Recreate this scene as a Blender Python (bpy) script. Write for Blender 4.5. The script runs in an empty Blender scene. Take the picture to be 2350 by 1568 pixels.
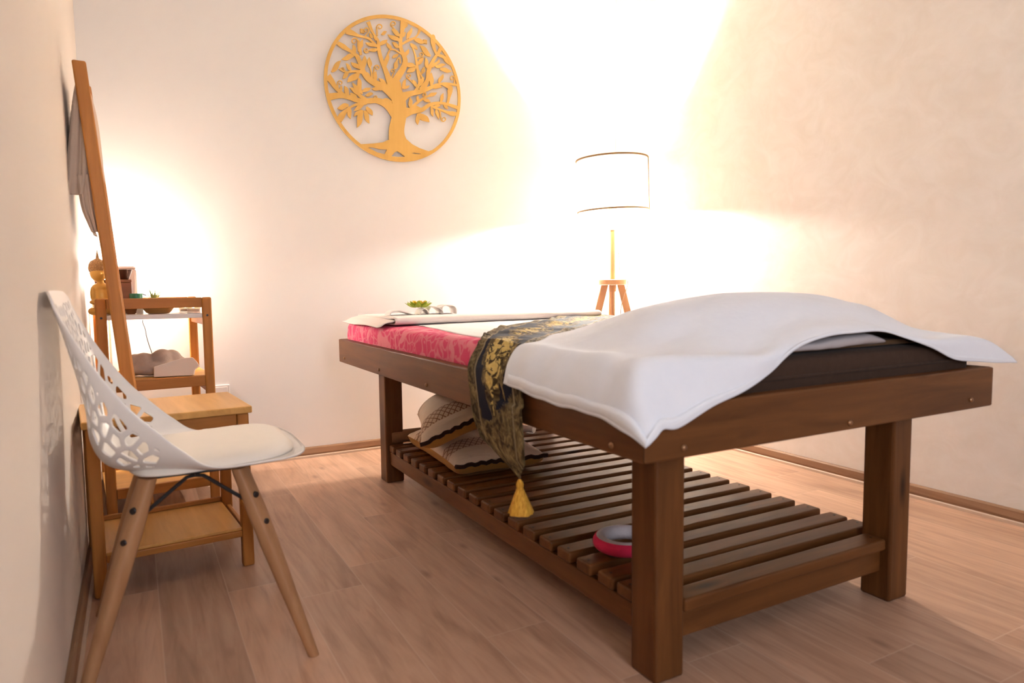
import bpy, bmesh, math, random
from mathutils import Vector, Matrix, noise
from mathutils.kdtree import KDTree
from mathutils.geometry import tessellate_polygon
random.seed(7)
S = bpy.context.scene
COL = S.collection
PI = math.pi

# ------------------------------------------------------------------ camera model (metres; camera 0.85 m above the floor)
F, YAW, PITCH, ROLL, CAMH = 1580.87, 0.500880698, 0.0791523921, 0.0119010671, 0.85
_f = Vector((math.sin(YAW)*math.cos(PITCH), math.cos(YAW)*math.cos(PITCH), -math.sin(PITCH)))
_r0 = Vector((math.cos(YAW), -math.sin(YAW), 0)); _d0 = _f.cross(_r0)
_r = math.cos(ROLL)*_r0 + math.sin(ROLL)*_d0
_d = -math.sin(ROLL)*_r0 + math.cos(ROLL)*_d0
EYE = Vector((0, 0, CAMH))
def ray(px, py): return _r*((px-1175)/F) + _d*((py-784)/F) + _f
def at_x(px, py, x): v = ray(px, py); return EYE + v*(x/v.x)
def at_y(px, py, y): v = ray(px, py); return EYE + v*(y/v.y)
def at_z(px, py, z): v = ray(px, py); return EYE + v*((z-CAMH)/v.z)

cam = bpy.data.cameras.new('camera'); co = bpy.data.objects.new('camera', cam); COL.objects.link(co)
cam.sensor_width = 36; cam.sensor_fit = 'HORIZONTAL'; cam.lens = F/2350*36
cam.clip_start = 0.02; cam.clip_end = 50
co.matrix_world = Matrix(((_r.x, -_d.x, -_f.x, EYE.x), (_r.y, -_d.y, -_f.y, EYE.y), (_r.z, -_d.z, -_f.z, EYE.z), (0, 0, 0, 1)))
cam.dof.use_dof = True; cam.dof.focus_distance = 3.2; cam.dof.aperture_fstop = 3.5
S.camera = co

# ------------------------------------------------------------------ node helpers
class NT:
    def __init__(s, name):
        s.m = bpy.data.materials.new(name); s.m.use_nodes = True
        s.t = s.m.node_tree; s.b = s.t.nodes['Principled BSDF']; s.out = s.t.nodes['Material Output']
    def n(s, typ, **kw):
        x = s.t.nodes.new(typ)
        for k, v in kw.items():
            if k in x.inputs.keys() and not hasattr(x, k): x.inputs[k].default_value = v
            else: setattr(x, k, v)
        return x
    def l(s, a, b): s.t.links.new(a, b)
    def math(s, op, a, b=None, c=None):
        x = s.n('ShaderNodeMath', operation=op)
        for i, v in enumerate((a, b, c)):
            if v is None: continue
            if isinstance(v, (int, float)): x.inputs[i].default_value = v
            else: s.l(v, x.inputs[i])
        return x.outputs[0]
    def coord(s, out='Object'): return s.n('ShaderNodeTexCoord').outputs[out]
    def mapping(s, vec, scale=(1,1,1), loc=(0,0,0), rot=(0,0,0)):
        x = s.n('ShaderNodeMapping'); s.l(vec, x.inputs[0])
        x.inputs['Scale'].default_value = scale; x.inputs['Location'].default_value = loc; x.inputs['Rotation'].default_value = rot
        return x.outputs[0]
    def noise(s, vec, scale=5, detail=4, rough=.55, dist=0):
        x = s.n('ShaderNodeTexNoise'); x.inputs['Scale'].default_value = scale; x.inputs['Detail'].default_value = detail
        x.inputs['Roughness'].default_value = rough; x.inputs['Distortion'].default_value = dist
        s.l(vec, x.inputs['Vector']); return x.outputs[0]
    def ramp(s, fac, stops):
        x = s.n('ShaderNodeValToRGB'); e = x.color_ramp.elements
        while len(e) < len(stops): e.new(.5)
        for i, (p, c) in enumerate(stops):
            e[i].position = p; e[i].color = (*c, 1) if len(c) == 3 else c
        s.l(fac, x.inputs[0]); return x.outputs[0]
    def mix(s, fac, a, b, mode='MIX'):
        x = s.n('ShaderNodeMix', data_type='RGBA', blend_type=mode)
        for i, v in ((0, fac), (6, a), (7, b)):
            if isinstance(v, (int, float)): x.inputs[i].default_value = v
            elif isinstance(v, tuple): x.inputs[i].default_value = (*v, 1)
            else: s.l(v, x.inputs[i])
        return x.outputs[2]
    def bump(s, h, strength=.2, dist=.01):
        x = s.n('ShaderNodeBump'); x.inputs['Strength'].default_value = strength; x.inputs['Distance'].default_value = dist
        s.l(h, x.inputs['Height']); s.l(x.outputs[0], s.b.inputs['Normal'])
    def base(s, c):
        if isinstance(c, tuple): s.b.inputs['Base Color'].default_value = (*c, 1)
        else: s.l(c, s.b.inputs['Base Color'])
    def rough(s, r, spec=None):
        s.b.inputs['Roughness'].default_value = r
        if spec is not None: s.b.inputs['Specular IOR Level'].default_value = spec

def lin(r, g, b):
    f = lambda v: (v/255/12.92) if v/255 <= .04045 else ((v/255+.055)/1.055)**2.4
    return (f(r), f(g), f(b))
def scl(c, k): return tuple(min(1, v*k) for v in c)

def plain(name, c, rough=.5, spec=.5, metal=0, var=.08, scale=30):
    m = NT(name); v = m.coord()
    n = m.noise(v, scale, 3)
    m.base(m.mix(n, scl(c, 1-var), scl(c, 1+var))); m.rough(rough, spec); m.b.inputs['Metallic'].default_value = metal
    return m.m
def wood(name, dark, light, axis='Y', rough=.45, scale=1.0, knots=True, band=.35):
    m = NT(name); v = m.coord()
    long_, cross = 2.2*scale, 26*scale
    sc = {'X': (long_, cross, cross), 'Y': (cross, long_, cross), 'Z': (cross, cross, long_)}[axis]
    g = m.noise(m.mapping(v, sc), 1.0, 4, .6, .6)
    sc2 = tuple(q*.28 for q in sc)
    g2 = m.noise(m.mapping(v, sc2, (3.1, 1.7, 2.3)), 1.0, 3, .5, .9)
    mix = m.math('ADD', m.math('MULTIPLY', g, 1-band), m.math('MULTIPLY', g2, band))
    c = m.ramp(mix, [(.30, dark), (.70, light)])
    if knots:
        k = m.n('ShaderNodeTexVoronoi'); k.inputs['Scale'].default_value = 1
        kk = {'X': (2.5, 9, 9), 'Y': (9, 2.5, 9), 'Z': (9, 9, 2.5)}[axis]
        m.l(m.mapping(v, kk, (.37, .71, .13)), k.inputs['Vector'])
        kd = m.ramp(k.outputs['Distance'], [(.04, (1,1,1)), (.16, (0,0,0))])
        c = m.mix(kd, c, scl(dark, .45))
    m.base(c); m.rough(rough, .25); m.bump(g, .12, .002)
    return m.m

def three(name, dark, light, **kw): return {a: wood(name+'_'+a.lower(), dark, light, a, **kw) for a in 'XYZ'}
TEAK = three('dark_stained_wood', (.078, .026, .0060), (.195, .073, .019), rough=.42)
BAMB = three('bamboo_wood', (.34, .125, .022), (.60, .245, .055), rough=.45, knots=False)
STOOLW = three('light_bamboo', (.54, .265, .065), (.78, .43, .135), rough=.4, knots=False)
BEECH = three('beech_wood', (.36, .17, .075), (.50, .27, .13), rough=.45, knots=False)
LAMPW = three('lamp_wood', (.50, .26, .11), (.62, .36, .17), rough=.45, knots=False)
PLY = wood('gold_plywood', (.66, .37, .085), (.79, .48, .14), 'Z', rough=.5, knots=False, scale=.6)
BLACK = plain('black_metal', (.012, .010, .010), .4, .5)
BOLT = plain('brass_bolt', (.30, .16, .08), .3, .5, .7)
DARKBOLT = plain('dark_bolt', (.02, .012, .01), .4)
WHITEP = plain('white_plastic', (.80, .75, .70), .38, .5, 0, .01)
PADW = plain('cream_leather', (.83, .76, .67), .5, .35, 0, .02)
WSHELF = plain('white_board', (.80, .72, .66), .35, .5, 0, .02)

def cloth(name, c, c2=None, weave=900, bump=.25, fold=0.0, rough=.9, sheen=.06, trans=0):
    m = NT(name); v = m.coord()
    n = m.noise(v, 40, 5)
    big = m.noise(m.mapping(v, (1.6, 5, 3)), 3.2, 3, .5, .5)
    m.base(m.mix(n, c, c2 or scl(c, .94)))
    h = m.math('ADD', m.math('MULTIPLY', n, .35), m.math('MULTIPLY', big, fold))
    fine = m.noise(v, weave*.8, 2); h = m.math('ADD', h, m.math('MULTIPLY', fine, .10))
    m.bump(h, bump, .01); m.rough(rough, .15)
    m.b.inputs['Sheen Weight'].default_value = sheen
    return m.m
TOWEL = cloth('white_towel_cloth', (.85, .87, .92), (.81, .83, .88), 700, .25, 1.2)
SHEETW = cloth('white_sheet_cloth', (.92, .87, .84), None, 500, .3, .8)
PEACH = cloth('pale_peach_towel', (.92, .80, .73), None, 700, .35, .8)
BEIGET = cloth('beige_towel_cloth', (.66, .50, .38), (.60, .45, .34), 700, .4, .8)
RIBBON = cloth('white_ribbon_cloth', (.88, .80, .74), None, 300, .2, .3)
BROWNC = cloth('dark_brown_cloth', (.040, .020, .012), (.060, .032, .020), 500, .35, 1.0, .75, .05)
TANC = cloth('tan_brown_cloth', (.10, .052, .022), (.13, .07, .03), 500, .35, 1.0, .8, .1)
GREYC = cloth('grey_lining_cloth', (.46, .42, .42), None, 500, .3, .8)
GREYP = cloth('grey_plush_cloth', (.36, .27, .22), (.46, .35, .29), 300, .6, .8)
PAPER = plain('white_paper', (.83, .70, .60), .7, .2, 0, .02)

# ------------------------------------------------------------------ room materials
def wall_mat(name, c, c2, stucco=False):
    m = NT(name); v = m.coord()
    if stucco:
        n1 = m.noise(m.mapping(v, (1, 1, 1.2)), 7, 4, .62, 1.4); n2 = m.noise(v, 2.2, 2, .5, .6)
        f = m.math('ADD', m.math('MULTIPLY', n1, .6), m.math('MULTIPLY', n2, .4))
        m.base(m.ramp(f, [(.36, c2), (.62, c)])); m.bump(n1, .10, .006)
    else:
        n1 = m.noise(v, 2.5, 2)
        m.base(m.mix(n1, c2, c))
    m.rough(.75, .2); return m.m
WALL = wall_mat('cream_wall_paint', (.80, .715, .635), (.78, .69, .61))
WALLB = wall_mat('pale_wall_paint', (.83, .79, .75), (.81, .77, .725))
WALLR = wall_mat('stucco_wall', (.84, .775, .70), (.78, .70, .61), True)
CEIL = wall_mat('ceiling_paint', (.84, .80, .76), (.82, .78, .74))

def floor_mat():
    m = NT('oak_plank_floor'); v = m.coord()
    sp = m.n('ShaderNodeSeparateXYZ'); m.l(v, sp.inputs[0])
    u = m.math('DIVIDE', m.math('SUBTRACT', sp.outputs[0], .194), .1725)
    k = m.math('FLOOR', u); fu = m.math('FRACT', u)
    k2 = m.math('SUBTRACT', k, 2)
    off = m.math('ADD', m.math('MULTIPLY', k2, .42), m.math('MULTIPLY', m.math('MULTIPLY', k2, m.math('SUBTRACT', k, 3)), -.36))
    w = m.math('SUBTRACT', m.math('DIVIDE', sp.outputs[1], 1.02), off)
    kw = m.math('FLOOR', w); fw = m.math('FRACT', w)
    cb = m.n('ShaderNodeCombineXYZ'); m.l(k, cb.inputs[0]); m.l(kw, cb.inputs[1])
    wn = m.n('ShaderNodeTexWhiteNoise', noise_dimensions='2D'); m.l(cb.outputs[0], wn.inputs['Vector'])
    sh = m.n('ShaderNodeVectorMath', operation='SCALE'); m.l(wn.outputs['Color'], sh.inputs[0]); sh.inputs['Scale'].default_value = 9
    ad = m.n('ShaderNodeVectorMath', operation='ADD'); m.l(v, ad.inputs[0]); m.l(sh.outputs[0], ad.inputs[1])
    g = m.noise(m.mapping(ad.outputs[0], (30, 2.4, 1)), 1, 4, .62, 1.2)
    g2 = m.noise(m.mapping(ad.outputs[0], (9, 1.5, 1)), 1, 3, .5, 1.6)
    f = m.math('ADD', m.math('MULTIPLY', g, .55), m.math('MULTIPLY', g2, .45))
    c = m.ramp(f, [(.25, (.32, .180, .112)), (.52, (.54, .325, .215)), (.78, (.69, .445, .31))])
    kn = m.n('ShaderNodeTexVoronoi'); kn.inputs['Scale'].default_value = 1; m.l(m.mapping(ad.outputs[0], (6.5, 2.6, 1)), kn.inputs['Vector'])
    kd = m.ramp(kn.outputs['Distance'], [(.02, (.6, .6, .6)), (.11, (0, 0, 0))])
    c = m.mix(kd, c, (.20, .11, .07))
    tone = m.math('ADD', m.math('MULTIPLY', wn.outputs['Value'], .30), .84)
    cc = m.n('ShaderNodeVectorMath', operation='SCALE'); m.l(c, cc.inputs[0]); m.l(tone, cc.inputs['Scale'])
    e1 = m.math('MINIMUM', fu, m.math('SUBTRACT', 1, fu)); e2 = m.math('MULTIPLY', m.math('MINIMUM', fw, m.math('SUBTRACT', 1, fw)), 5.9)
    ed = m.math('LESS_THAN', m.math('MINIMUM', e1, e2), .010)
    c2 = m.mix(m.math('MULTIPLY', ed, .40), cc.outputs[0], (.70, .50, .38))
    m.base(c2); m.rough(.42, .4); m.bump(f, .08, .003); return m.m
FLOOR = floor_mat()
BASEB = wood('baseboard_wood', (.20, .095, .045), (.40, .23, .13), 'X', rough=.5, scale=.7)
BASEBY = wood('baseboard_wood_y', (.20, .095, .045), (.40, .23, .13), 'Y', rough=.5, scale=.7)
BASEL = plain('pale_floor_strip', (.62, .46, .34), .45)

def batik():
    m = NT('pink_batik_cloth'); v = m.coord()
    d = m.noise(v, 7, 3, .5); 
    dv = m.n('ShaderNodeVectorMath', operation='ADD'); m.l(v, dv.inputs[0])
    dn = m.n('ShaderNodeTexNoise'); dn.inputs['Scale'].default_value = 9; m.l(v, dn.inputs['Vector'])
    ds = m.n('ShaderNodeVectorMath', operation='SCALE'); m.l(dn.outputs['Color'], ds.inputs[0]); ds.inputs['Scale'].default_value = .12
    m.l(ds.outputs[0], dv.inputs[1])
    vo = m.n('ShaderNodeTexVoronoi', feature='DISTANCE_TO_EDGE'); vo.inputs['Scale'].default_value = 22; m.l(dv.outputs[0], vo.inputs['Vector'])
    l1 = m.ramp(vo.outputs['Distance'], [(.03, (1, 1, 1)), (.10, (0, 0, 0))])
    v2 = m.n('ShaderNodeTexVoronoi'); v2.inputs['Scale'].default_value = 34; m.l(dv.outputs[0], v2.inputs['Vector'])
    l2 = m.ramp(v2.outputs['Distance'], [(.16, (1, 1, 1)), (.24, (0, 0, 0))])
    wv = m.n('ShaderNodeTexWave', wave_type='RINGS'); wv.inputs['Scale'].default_value = 2.4; wv.inputs['Distortion'].default_value = 9; wv.inputs['Detail Scale'].default_value = 2.2
    m.l(dv.outputs[0], wv.inputs['Vector']); l3 = m.ramp(wv.outputs['Fac'], [(.80, (0, 0, 0)), (.90, (1, 1, 1))])
    p = m.math('MAXIMUM', m.math('MULTIPLY', l1, .45), m.math('MAXIMUM', m.math('MULTIPLY', l2, .45), m.math('MULTIPLY', l3, .55)))
    c = m.mix(d, (.60, .034, .12), (.76, .095, .20)); c = m.mix(p, c, (.80, .36, .38))
    m.base(c); m.rough(.8, .2); m.bump(dn.outputs[0], .25, .01); return m.m
BATIK = batik()

def runner_mat():
    m = NT('navy_gold_brocade'); uv = m.coord('UV')
    at = m.n('ShaderNodeAttribute', attribute_name='lace'); lace = at.outputs['Fac']
    sp = m.n('ShaderNodeSeparateXYZ'); m.l(uv, sp.inputs[0]); u, vv = sp.outputs[0], sp.outputs[1]
    vo = m.n('ShaderNodeTexVoronoi', feature='F1'); vo.inputs['Scale'].default_value = 75; m.l(uv, vo.inputs['Vector'])
    nz = m.noise(uv, 26, 5, .6, 1.5)
    fig = m.noise(m.mapping(uv, (1, 1, 1)), 13, 3, .5, 2.2)
    gold = m.mix(vo.outputs['Distance'], (.13, .088, .036), (.30, .215, .095))
    gold = m.mix(m.ramp(nz, [(.40, (0, 0, 0)), (.60, (1, 1, 1))]), (.045, .030, .013), gold)
    bright = m.mix(nz, (.50, .36, .12), (.62, .45, .14))
    navy = m.mix(nz, (.004, .005, .012), (.010, .011, .024))
    a = m.math('ABSOLUTE', vv)
    border = m.math('GREATER_THAN', a, .092)
    line = m.math('LESS_THAN', m.math('ABSOLUTE', m.math('SUBTRACT', a, .094)), .004)
    # motif in the middle: clumps along the length
    ph = m.math('SINE', m.math('MULTIPLY', u, 17.0))
    cw = m.math('ADD', m.math('MULTIPLY', ph, .022), .045)
    dist = m.math('SUBTRACT', cw, m.math('ADD', a, m.math('MULTIPLY', m.math('SUBTRACT', fig, .5), .10)))
    motif = m.math('GREATER_THAN', dist, -.004)
    core = m.math('GREATER_THAN', dist, .026)
    c = m.mix(motif, navy, gold)
    c = m.mix(m.math('MULTIPLY', core, m.math('GREATER_THAN', nz, .47)), c, bright)
    c = m.mix(border, c, gold)
    c = m.mix(lace, c, gold)
    c = m.mix(line, c, (.24, .18, .10))
    m.base(c); m.rough(.7, .08)
    h = m.math('MULTIPLY', m.math('MAXIMUM', m.math('MAXIMUM', motif, border), lace), m.math('ADD', nz, vo.outputs['Distance']))
    m.bump(h, .6, .006); return m.m
RUNNER = runner_mat()

# ------------------------------------------------------------------ object helpers
def tag(o, label=None, cat=None, group=None, kind=None):
    if label: o['label'] = label
    if cat: o['category'] = cat
    if group: o['group'] = group
    if kind: o['kind'] = kind
    return o
def thing(name, loc, label, cat, group=None, rz=0, rot=None):
    o = bpy.data.objects.new(name, None); COL.objects.link(o); o.empty_display_size = .05
    o.location = loc; o.rotation_euler = rot or (0, 0, rz)
    return tag(o, label, cat, group)
def mk(name, V, Fc, mat, parent=None, loc=(0, 0, 0), smooth=False, mats=None, fm=None, bev=0, seg=2):
    """mesh from world/local verts; verts are given relative to loc's frame plus loc"""
    me = bpy.data.meshes.new(name)
    L = Vector(loc)
    me.from_pydata([tuple(Vector(v)-L) for v in V], [], Fc)
    for mm in (mats or [mat]): me.materials.append(mm)
    if fm: 
        for p, i in zip(me.polygons, fm): p.material_index = i
    bm = bmesh.new(); bm.from_mesh(me)
    bmesh.ops.recalc_face_normals(bm, faces=bm.faces)
    if bev:
        bmesh.ops.bevel(bm, geom=[e for e in bm.edges], offset=bev, segments=seg, affect='EDGES', profile=.5, clamp_overlap=True)
    bm.to_mesh(me); bm.free()
    if smooth:
        for p in me.polygons: p.use_smooth = True
    o = bpy.data.objects.new(name, me); COL.objects.link(o)
    if parent: o.parent = parent
    else: o.location = L
    return o
BOXF = [(0, 3, 2, 1), (4, 5, 6, 7), (0, 1, 5, 4), (1, 2, 6, 5), (2, 3, 7, 6), (3, 0, 4, 7)]
def box(name, lo, hi, mat, parent=None, loc=(0, 0, 0), bev=.003, seg=2):
    x0, y0, z0 = lo; x1, y1, z1 = hi
    V = [(x0, y0, z0), (x1, y0, z0), (x1, y1, z0), (x0, y1, z0), (x0, y0, z1), (x1, y0, z1), (x1, y1, z1), (x0, y1, z1)]
    return mk(name, V, BOXF, mat, parent, loc, bev=bev, seg=seg)
def lathe_geo(prof, n=32, c=(0, 0, 0), closed=False):
    V, Fc = [], []
    for r, z in prof:
        for i in range(n):
            a = 2*PI*i/n; V.append((c[0]+r*math.cos(a), c[1]+r*math.sin(a), c[2]+z))
    k = len(prof)
    for j in range(k-1 if not closed else k):
        for i in range(n):
            a, b = j*n+i, j*n+(i+1) % n; j2 = (j+1) % k
            Fc.append((a, b, j2*n+(i+1) % n, j2*n+i))
    if not closed:
        Fc.append(tuple(reversed(range(n)))); Fc.append(tuple((k-1)*n+i for i in range(n)))
    return V, Fc
def lathe(name, prof, mat, parent=None, loc=(0, 0, 0), c=(0, 0, 0), n=32, smooth=True, closed=False):
    V, Fc = lathe_geo(prof, n, c, closed)
    o = mk(name, V, Fc, mat, parent, loc)
    if smooth: shade(o)
    return o
def shade(o, ang=40):
    for p in o.data.polygons: p.use_smooth = True
    try:
        bm = bmesh.new(); bm.from_mesh(o.data)
        for e in bm.edges:
            if len(e.link_faces) == 2 and e.calc_face_angle(0) > math.radians(ang): e.smooth = False
        bm.to_mesh(o.data); bm.free()
    except Exception: pass
    return o
def tube_geo(pts, rad, n=10):
    pts = [Vector(p) for p in pts]; V, Fc = [], []
    R = rad if isinstance(rad, (list, tuple)) else [rad]*len(pts)
    up = Vector((.13, .21, 1)).normalized()
    for i, p in enumerate(pts):
        t = (pts[min(i+1, len(pts)-1)]-pts[max(i-1, 0)]).normalized()
        a = t.cross(up)
        if a.length < .05: a = t.cross(Vector((1, 0, 0)))
        a.normalize(); b = t.cross(a)
        for k in range(n):
            w = 2*PI*k/n; V.append(p + (a*math.cos(w)+b*math.sin(w))*R[i])
    for i in range(len(pts)-1):
        for k in range(n):
            Fc.append((i*n+k, i*n+(k+1) % n, (i+1)*n+(k+1) % n, (i+1)*n+k))
    Fc.append(tuple(range(n))); Fc.append(tuple(reversed([(len(pts)-1)*n+k for k in range(n)])))
    return V, Fc
def tube(name, pts, rad, mat, parent=None, loc=(0, 0, 0), n=10):
    V, Fc = tube_geo(pts, rad, n); return shade(mk(name, V, Fc, mat, parent, loc))
def cr(P, n):
    """Catmull-Rom resample of a list of vectors (or tuples) to n points"""
    P = [Vector(p) for p in P]; out = []
    m = len(P)-1
    for i in range(n):
        t = m*i/(n-1); k = min(int(t), m-1); f = t-k
        p0 = P[k-1] if k > 0 else P[k]*2-P[k+1]; p1 = P[k]; p2 = P[k+1]; p3 = P[k+2] if k+2 <= m else P[k+1]*2-P[k]
        out.append(.5*((2*p1)+(p2-p0)*f+(2*p0-5*p1+4*p2-p3)*f*f+(3*p1-p0-3*p2+p3)*f**3))
    return out
def grid_from(rows, nu, nv):
    """rows: list of rows of control points -> nv x nu smooth grid"""
    R = [cr(r, nu) for r in rows]
    cols = [cr([R[j][i] for j in range(len(R))], nv) for i in range(nu)]
    G = [[cols[i][j] for i in range(nu)] for j in range(nv)]
    return G
def grid_mesh(name, G, mat, parent=None, loc=(0, 0, 0), thick=0, wrinkle=0, ws=8, offset=0, uv=None, seed=0):
    nv, nu = len(G), len(G[0]); V = [p for r in G for p in r]
    if wrinkle:
        V = [p+Vector((0, 0, wrinkle*noise.noise(Vector((p.x*ws+seed, p.y*ws*.6, p.z*ws))))) for p in V]
    Fc = [(j*nu+i, j*nu+i+1, (j+1)*nu+i+1, (j+1)*nu+i) for j in range(nv-1) for i in range(nu-1)]
    o = mk(name, V, Fc, mat, parent, loc, smooth=True)
    if uv:
        L = o.data.uv_layers.new(name='UVMap')
        for p in o.data.polygons:
            for li in p.loop_indices:
                vi = o.data.loops[li].vertex_index; L.data[li].uv = uv[vi//nu][vi % nu]
    if thick:
        md = o.modifiers.new('solid', 'SOLIDIFY'); md.thickness = thick; md.offset = offset
    return o
def poly_panel(name, polys, y0, y1, mat, parent, loc):
    """polys: list of [(outer), hole...] of (x,z) lists -> slab between y0 (front) and y1"""
    V, Fc = [], []
    for loops in polys:
        base = len(V); flat = [p for lp in loops for p in lp]; n = len(flat)
        V += [(p[0], y0, p[1]) for p in flat]+[(p[0], y1, p[1]) for p in flat]
        for t in tessellate_polygon([[Vector((p[0], p[1], 0)) for p in lp] for lp in loops]):
            Fc.append(tuple(base+i for i in t)); Fc.append(tuple(base+n+i for i in reversed(t)))
        s = 0
        for lp in loops:
            k = len(lp)
            for i in range(k):
                a, b = base+s+i, base+s+(i+1) % k; Fc.append((a, b, b+n, a+n))
            s += k
    return mk(name, V, Fc, mat, parent, loc)

# ------------------------------------------------------------------ the room
XL, XR, YB, YF, ZC = -.163, 2.68, 3.52, -2.05, 2.62
T = .1
def struct(o): o['kind'] = 'structure'; return o
struct(box('floor', (XL-T, YF-T, -T), (XR+T, YB+T, 0), FLOOR, bev=0))
struct(box('ceiling', (XL-T, YF-T, ZC), (XR+T, YB+T, ZC+T), CEIL, bev=0))
struct(box('wall_back', (XL-T, YB, 0), (XR+T, YB+T, ZC), WALLB, bev=0))
struct(box('wall_left', (XL-T, YF, 0), (XL, YB, ZC), WALL, bev=0))
struct(box('wall_right', (XR, YF, 0), (XR+T, YB, ZC), WALLR, bev=0))
# wall behind the camera, with an unseen window added to hold the cool fill
wx0, wx1, wz0, wz1 = -.05, 1.05, .85, 2.15
V, Fc = [], []
for lo, hi in (((XL-T, YF-T, 0), (wx0, YF, ZC)), ((wx1, YF-T, 0), (XR+T, YF, ZC)), ((wx0, YF-T, 0), (wx1, YF, wz0)), ((wx0, YF-T, wz1), (wx1, YF, ZC))):
    b = len(V); x0, y0, z0 = lo; x1, y1, z1 = hi
    V += [(x0, y0, z0), (x1, y0, z0), (x1, y1, z0), (x0, y1, z0), (x0, y0, z1), (x1, y0, z1), (x1, y1, z1), (x0, y1, z1)]
    Fc += [tuple(b+i for i in f) for f in BOXF]
struct(mk('wall_front', V, Fc, wall_mat('brown_wall_paint', (.20, .12, .075), (.18, .11, .07))))
V, Fc = [], []
for lo, hi in (((wx0, YF-.08, wz0), (wx0+.05, YF-.02, wz1)), ((wx1-.05, YF-.08, wz0), (wx1, YF-.02, wz1)), ((wx0+.05, YF-.08, wz0), (wx1-.05, YF-.02, wz0+.05)),
               ((wx0+.05, YF-.08, wz1-.05), (wx1-.05, YF-.02, wz1)), ((.475, YF-.08, wz0+.05), (.525, YF-.02, wz1-.05))):
    b = len(V); x0, y0, z0 = lo; x1, y1, z1 = hi
    V += [(x0, y0, z0), (x1, y0, z0), (x1, y1, z0), (x0, y1, z0), (x0, y0, z1), (x1, y0, z1), (x1, y1, z1), (x0, y1, z1)]
    Fc += [tuple(b+i for i in f) for f in BOXF]
struct(mk('added_window', V, Fc, WHITEP))  # added frame, out of view, around the opening of the fill light

def baseboard(name, along, a0, a1, wall, sgn):
    """profile: wood board and a pale strip at its foot; wall = coordinate of the wall face, sgn = direction into the room"""
    prof = [(0, 0), (.022, 0), (.022, .010), (.014, .013), (.014, .019), (.016, .022), (.013, .046), (.008, .052), (0, .052)]
    V, Fc = [], []; n = len(prof)
    for a in (a0, a1):
        for d, z in prof: V.append((a, wall+sgn*d, z) if along == 'X' else (wall+sgn*d, a, z))
    for i in range(n): Fc.append((i, (i+1) % n, n+(i+1) % n, n+i))
    Fc += [tuple(range(n)), tuple(range(2*n-1, n-1, -1))]
    fm = [1 if i in (0, 1, 2) else 0 for i in range(n)]+[0, 0]
    struct(mk(name, V, Fc, None, mats=[BASEB if along == 'X' else BASEBY, BASEL], fm=fm))
baseboard('baseboard_back', 'X', XL, XR, YB-.0005, -1)
baseboard('baseboard_right', 'Y', YF, YB-.023, XR-.0005, -1)
baseboard('baseboard_left', 'Y', YF, YB-.023, XL+.0005, 1)

# ------------------------------------------------------------------ massage table
TL = (1.37, 2.02, 0)
table = thing('massage_table', TL, 'dark stained wooden massage table with slatted lower shelf and thick square legs', 'massage table')
bx0, bx1, by0, by1, zb, zt = .80, 1.97, .968, 3.085, .523, .626
def prism(name, quad, z0, z1, mat, bev=.004):
    V = [(x, y, z0) for x, y in quad]+[(x, y, z1) for x, y in quad]
    return mk(name, V, BOXF, mat, table, TL, bev=bev)
w = .034; e = .0004
prism('side_rail', [(bx0, by0+e), (bx0+w, by0+w+e), (bx0+w, by1-w-e), (bx0, by1-e)], zb, zt, TEAK['Y'])
prism('side_rail', [(bx1, by0+e), (bx1, by1-e), (bx1-w, by1-w-e), (bx1-w, by0+w+e)], zb, zt, TEAK['Y'])
prism('end_rail', [(bx0+e, by0), (bx1-e, by0), (bx1-w-e, by0+w), (bx0+w+e, by0+w)], zb, zt, TEAK['X'])
prism('end_rail', [(bx0+e, by1), (bx0+w+e, by1-w), (bx1-w-e, by1-w), (bx1-e, by1)], zb, zt, TEAK['X'])
box('deck', (bx0+w+.001, by0+w+.001, .575), (bx1-w-.001, by1-w-.001, .600), TEAK['Y'], table, TL)
for x0, y0 in ((.933, 1.088), (1.722, 1.076), (.933, 2.856), (1.722, 2.856)):
    box('leg', (x0, y0, 0), (x0+.080, y0+.084, .5745), TEAK['Z'], table, TL, bev=.006)
for x0 in (.948, 1.768): box('lower_side_rail', (x0, 1.175, .082), (x0+.022, 2.853, .1395), TEAK['Y'], table, TL)
for y0 in (1.103, 2.90): box('lower_end_rail', (1.0135, y0, .078), (1.7215, y0+.022, .1395), TEAK['X'], table, TL)
for k in range(20):
    yf = 1.071+.0908*k
    xa, xb = (1.0145, 1.7205) if k in (0, 20) else (.944, 1.797)
    if k == 0: yf = 1.087
    if k == 1: yf = 1.179
    if k == 19: yf = 2.790
    s = box('slat', (xa, yf, .140), (xb, yf+.060, .170), TEAK['X'], table, TL, bev=.006, seg=3)
    for sx in (xa+.018, xb-.022):
        lathe('screw', [(.0001, .1702), (.0035, .1702), (.0035, .1708), (.0001, .1708)], DARKBOLT, s, TL, (sx, yf+.03, 0), n=8)
def bolt(p, nrm):
    V, Fc = lathe_geo([(.0001, 0), (.006, 0), (.0066, .0015), (.005, .004), (.002, .0052), (.0001, .0053)], 14)
    q = Vector((0, 0, 1)).rotation_difference(Vector(nrm)).to_matrix()
    V = [q @ Vector(v) + Vector(p) for v in V]
    shade(mk('bolt', V, Fc, BOLT, table, TL))
for px, py in ((791, 822), (870, 849), (979, 884), (1404, 1022)): bolt(at_x(px, py, bx0), (-1, 0, 0))
for px, py in ((1569, 1028), (1950, 971), (2228, 918)): bolt(at_y(px, py, by0), (0, -1, 0))

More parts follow.
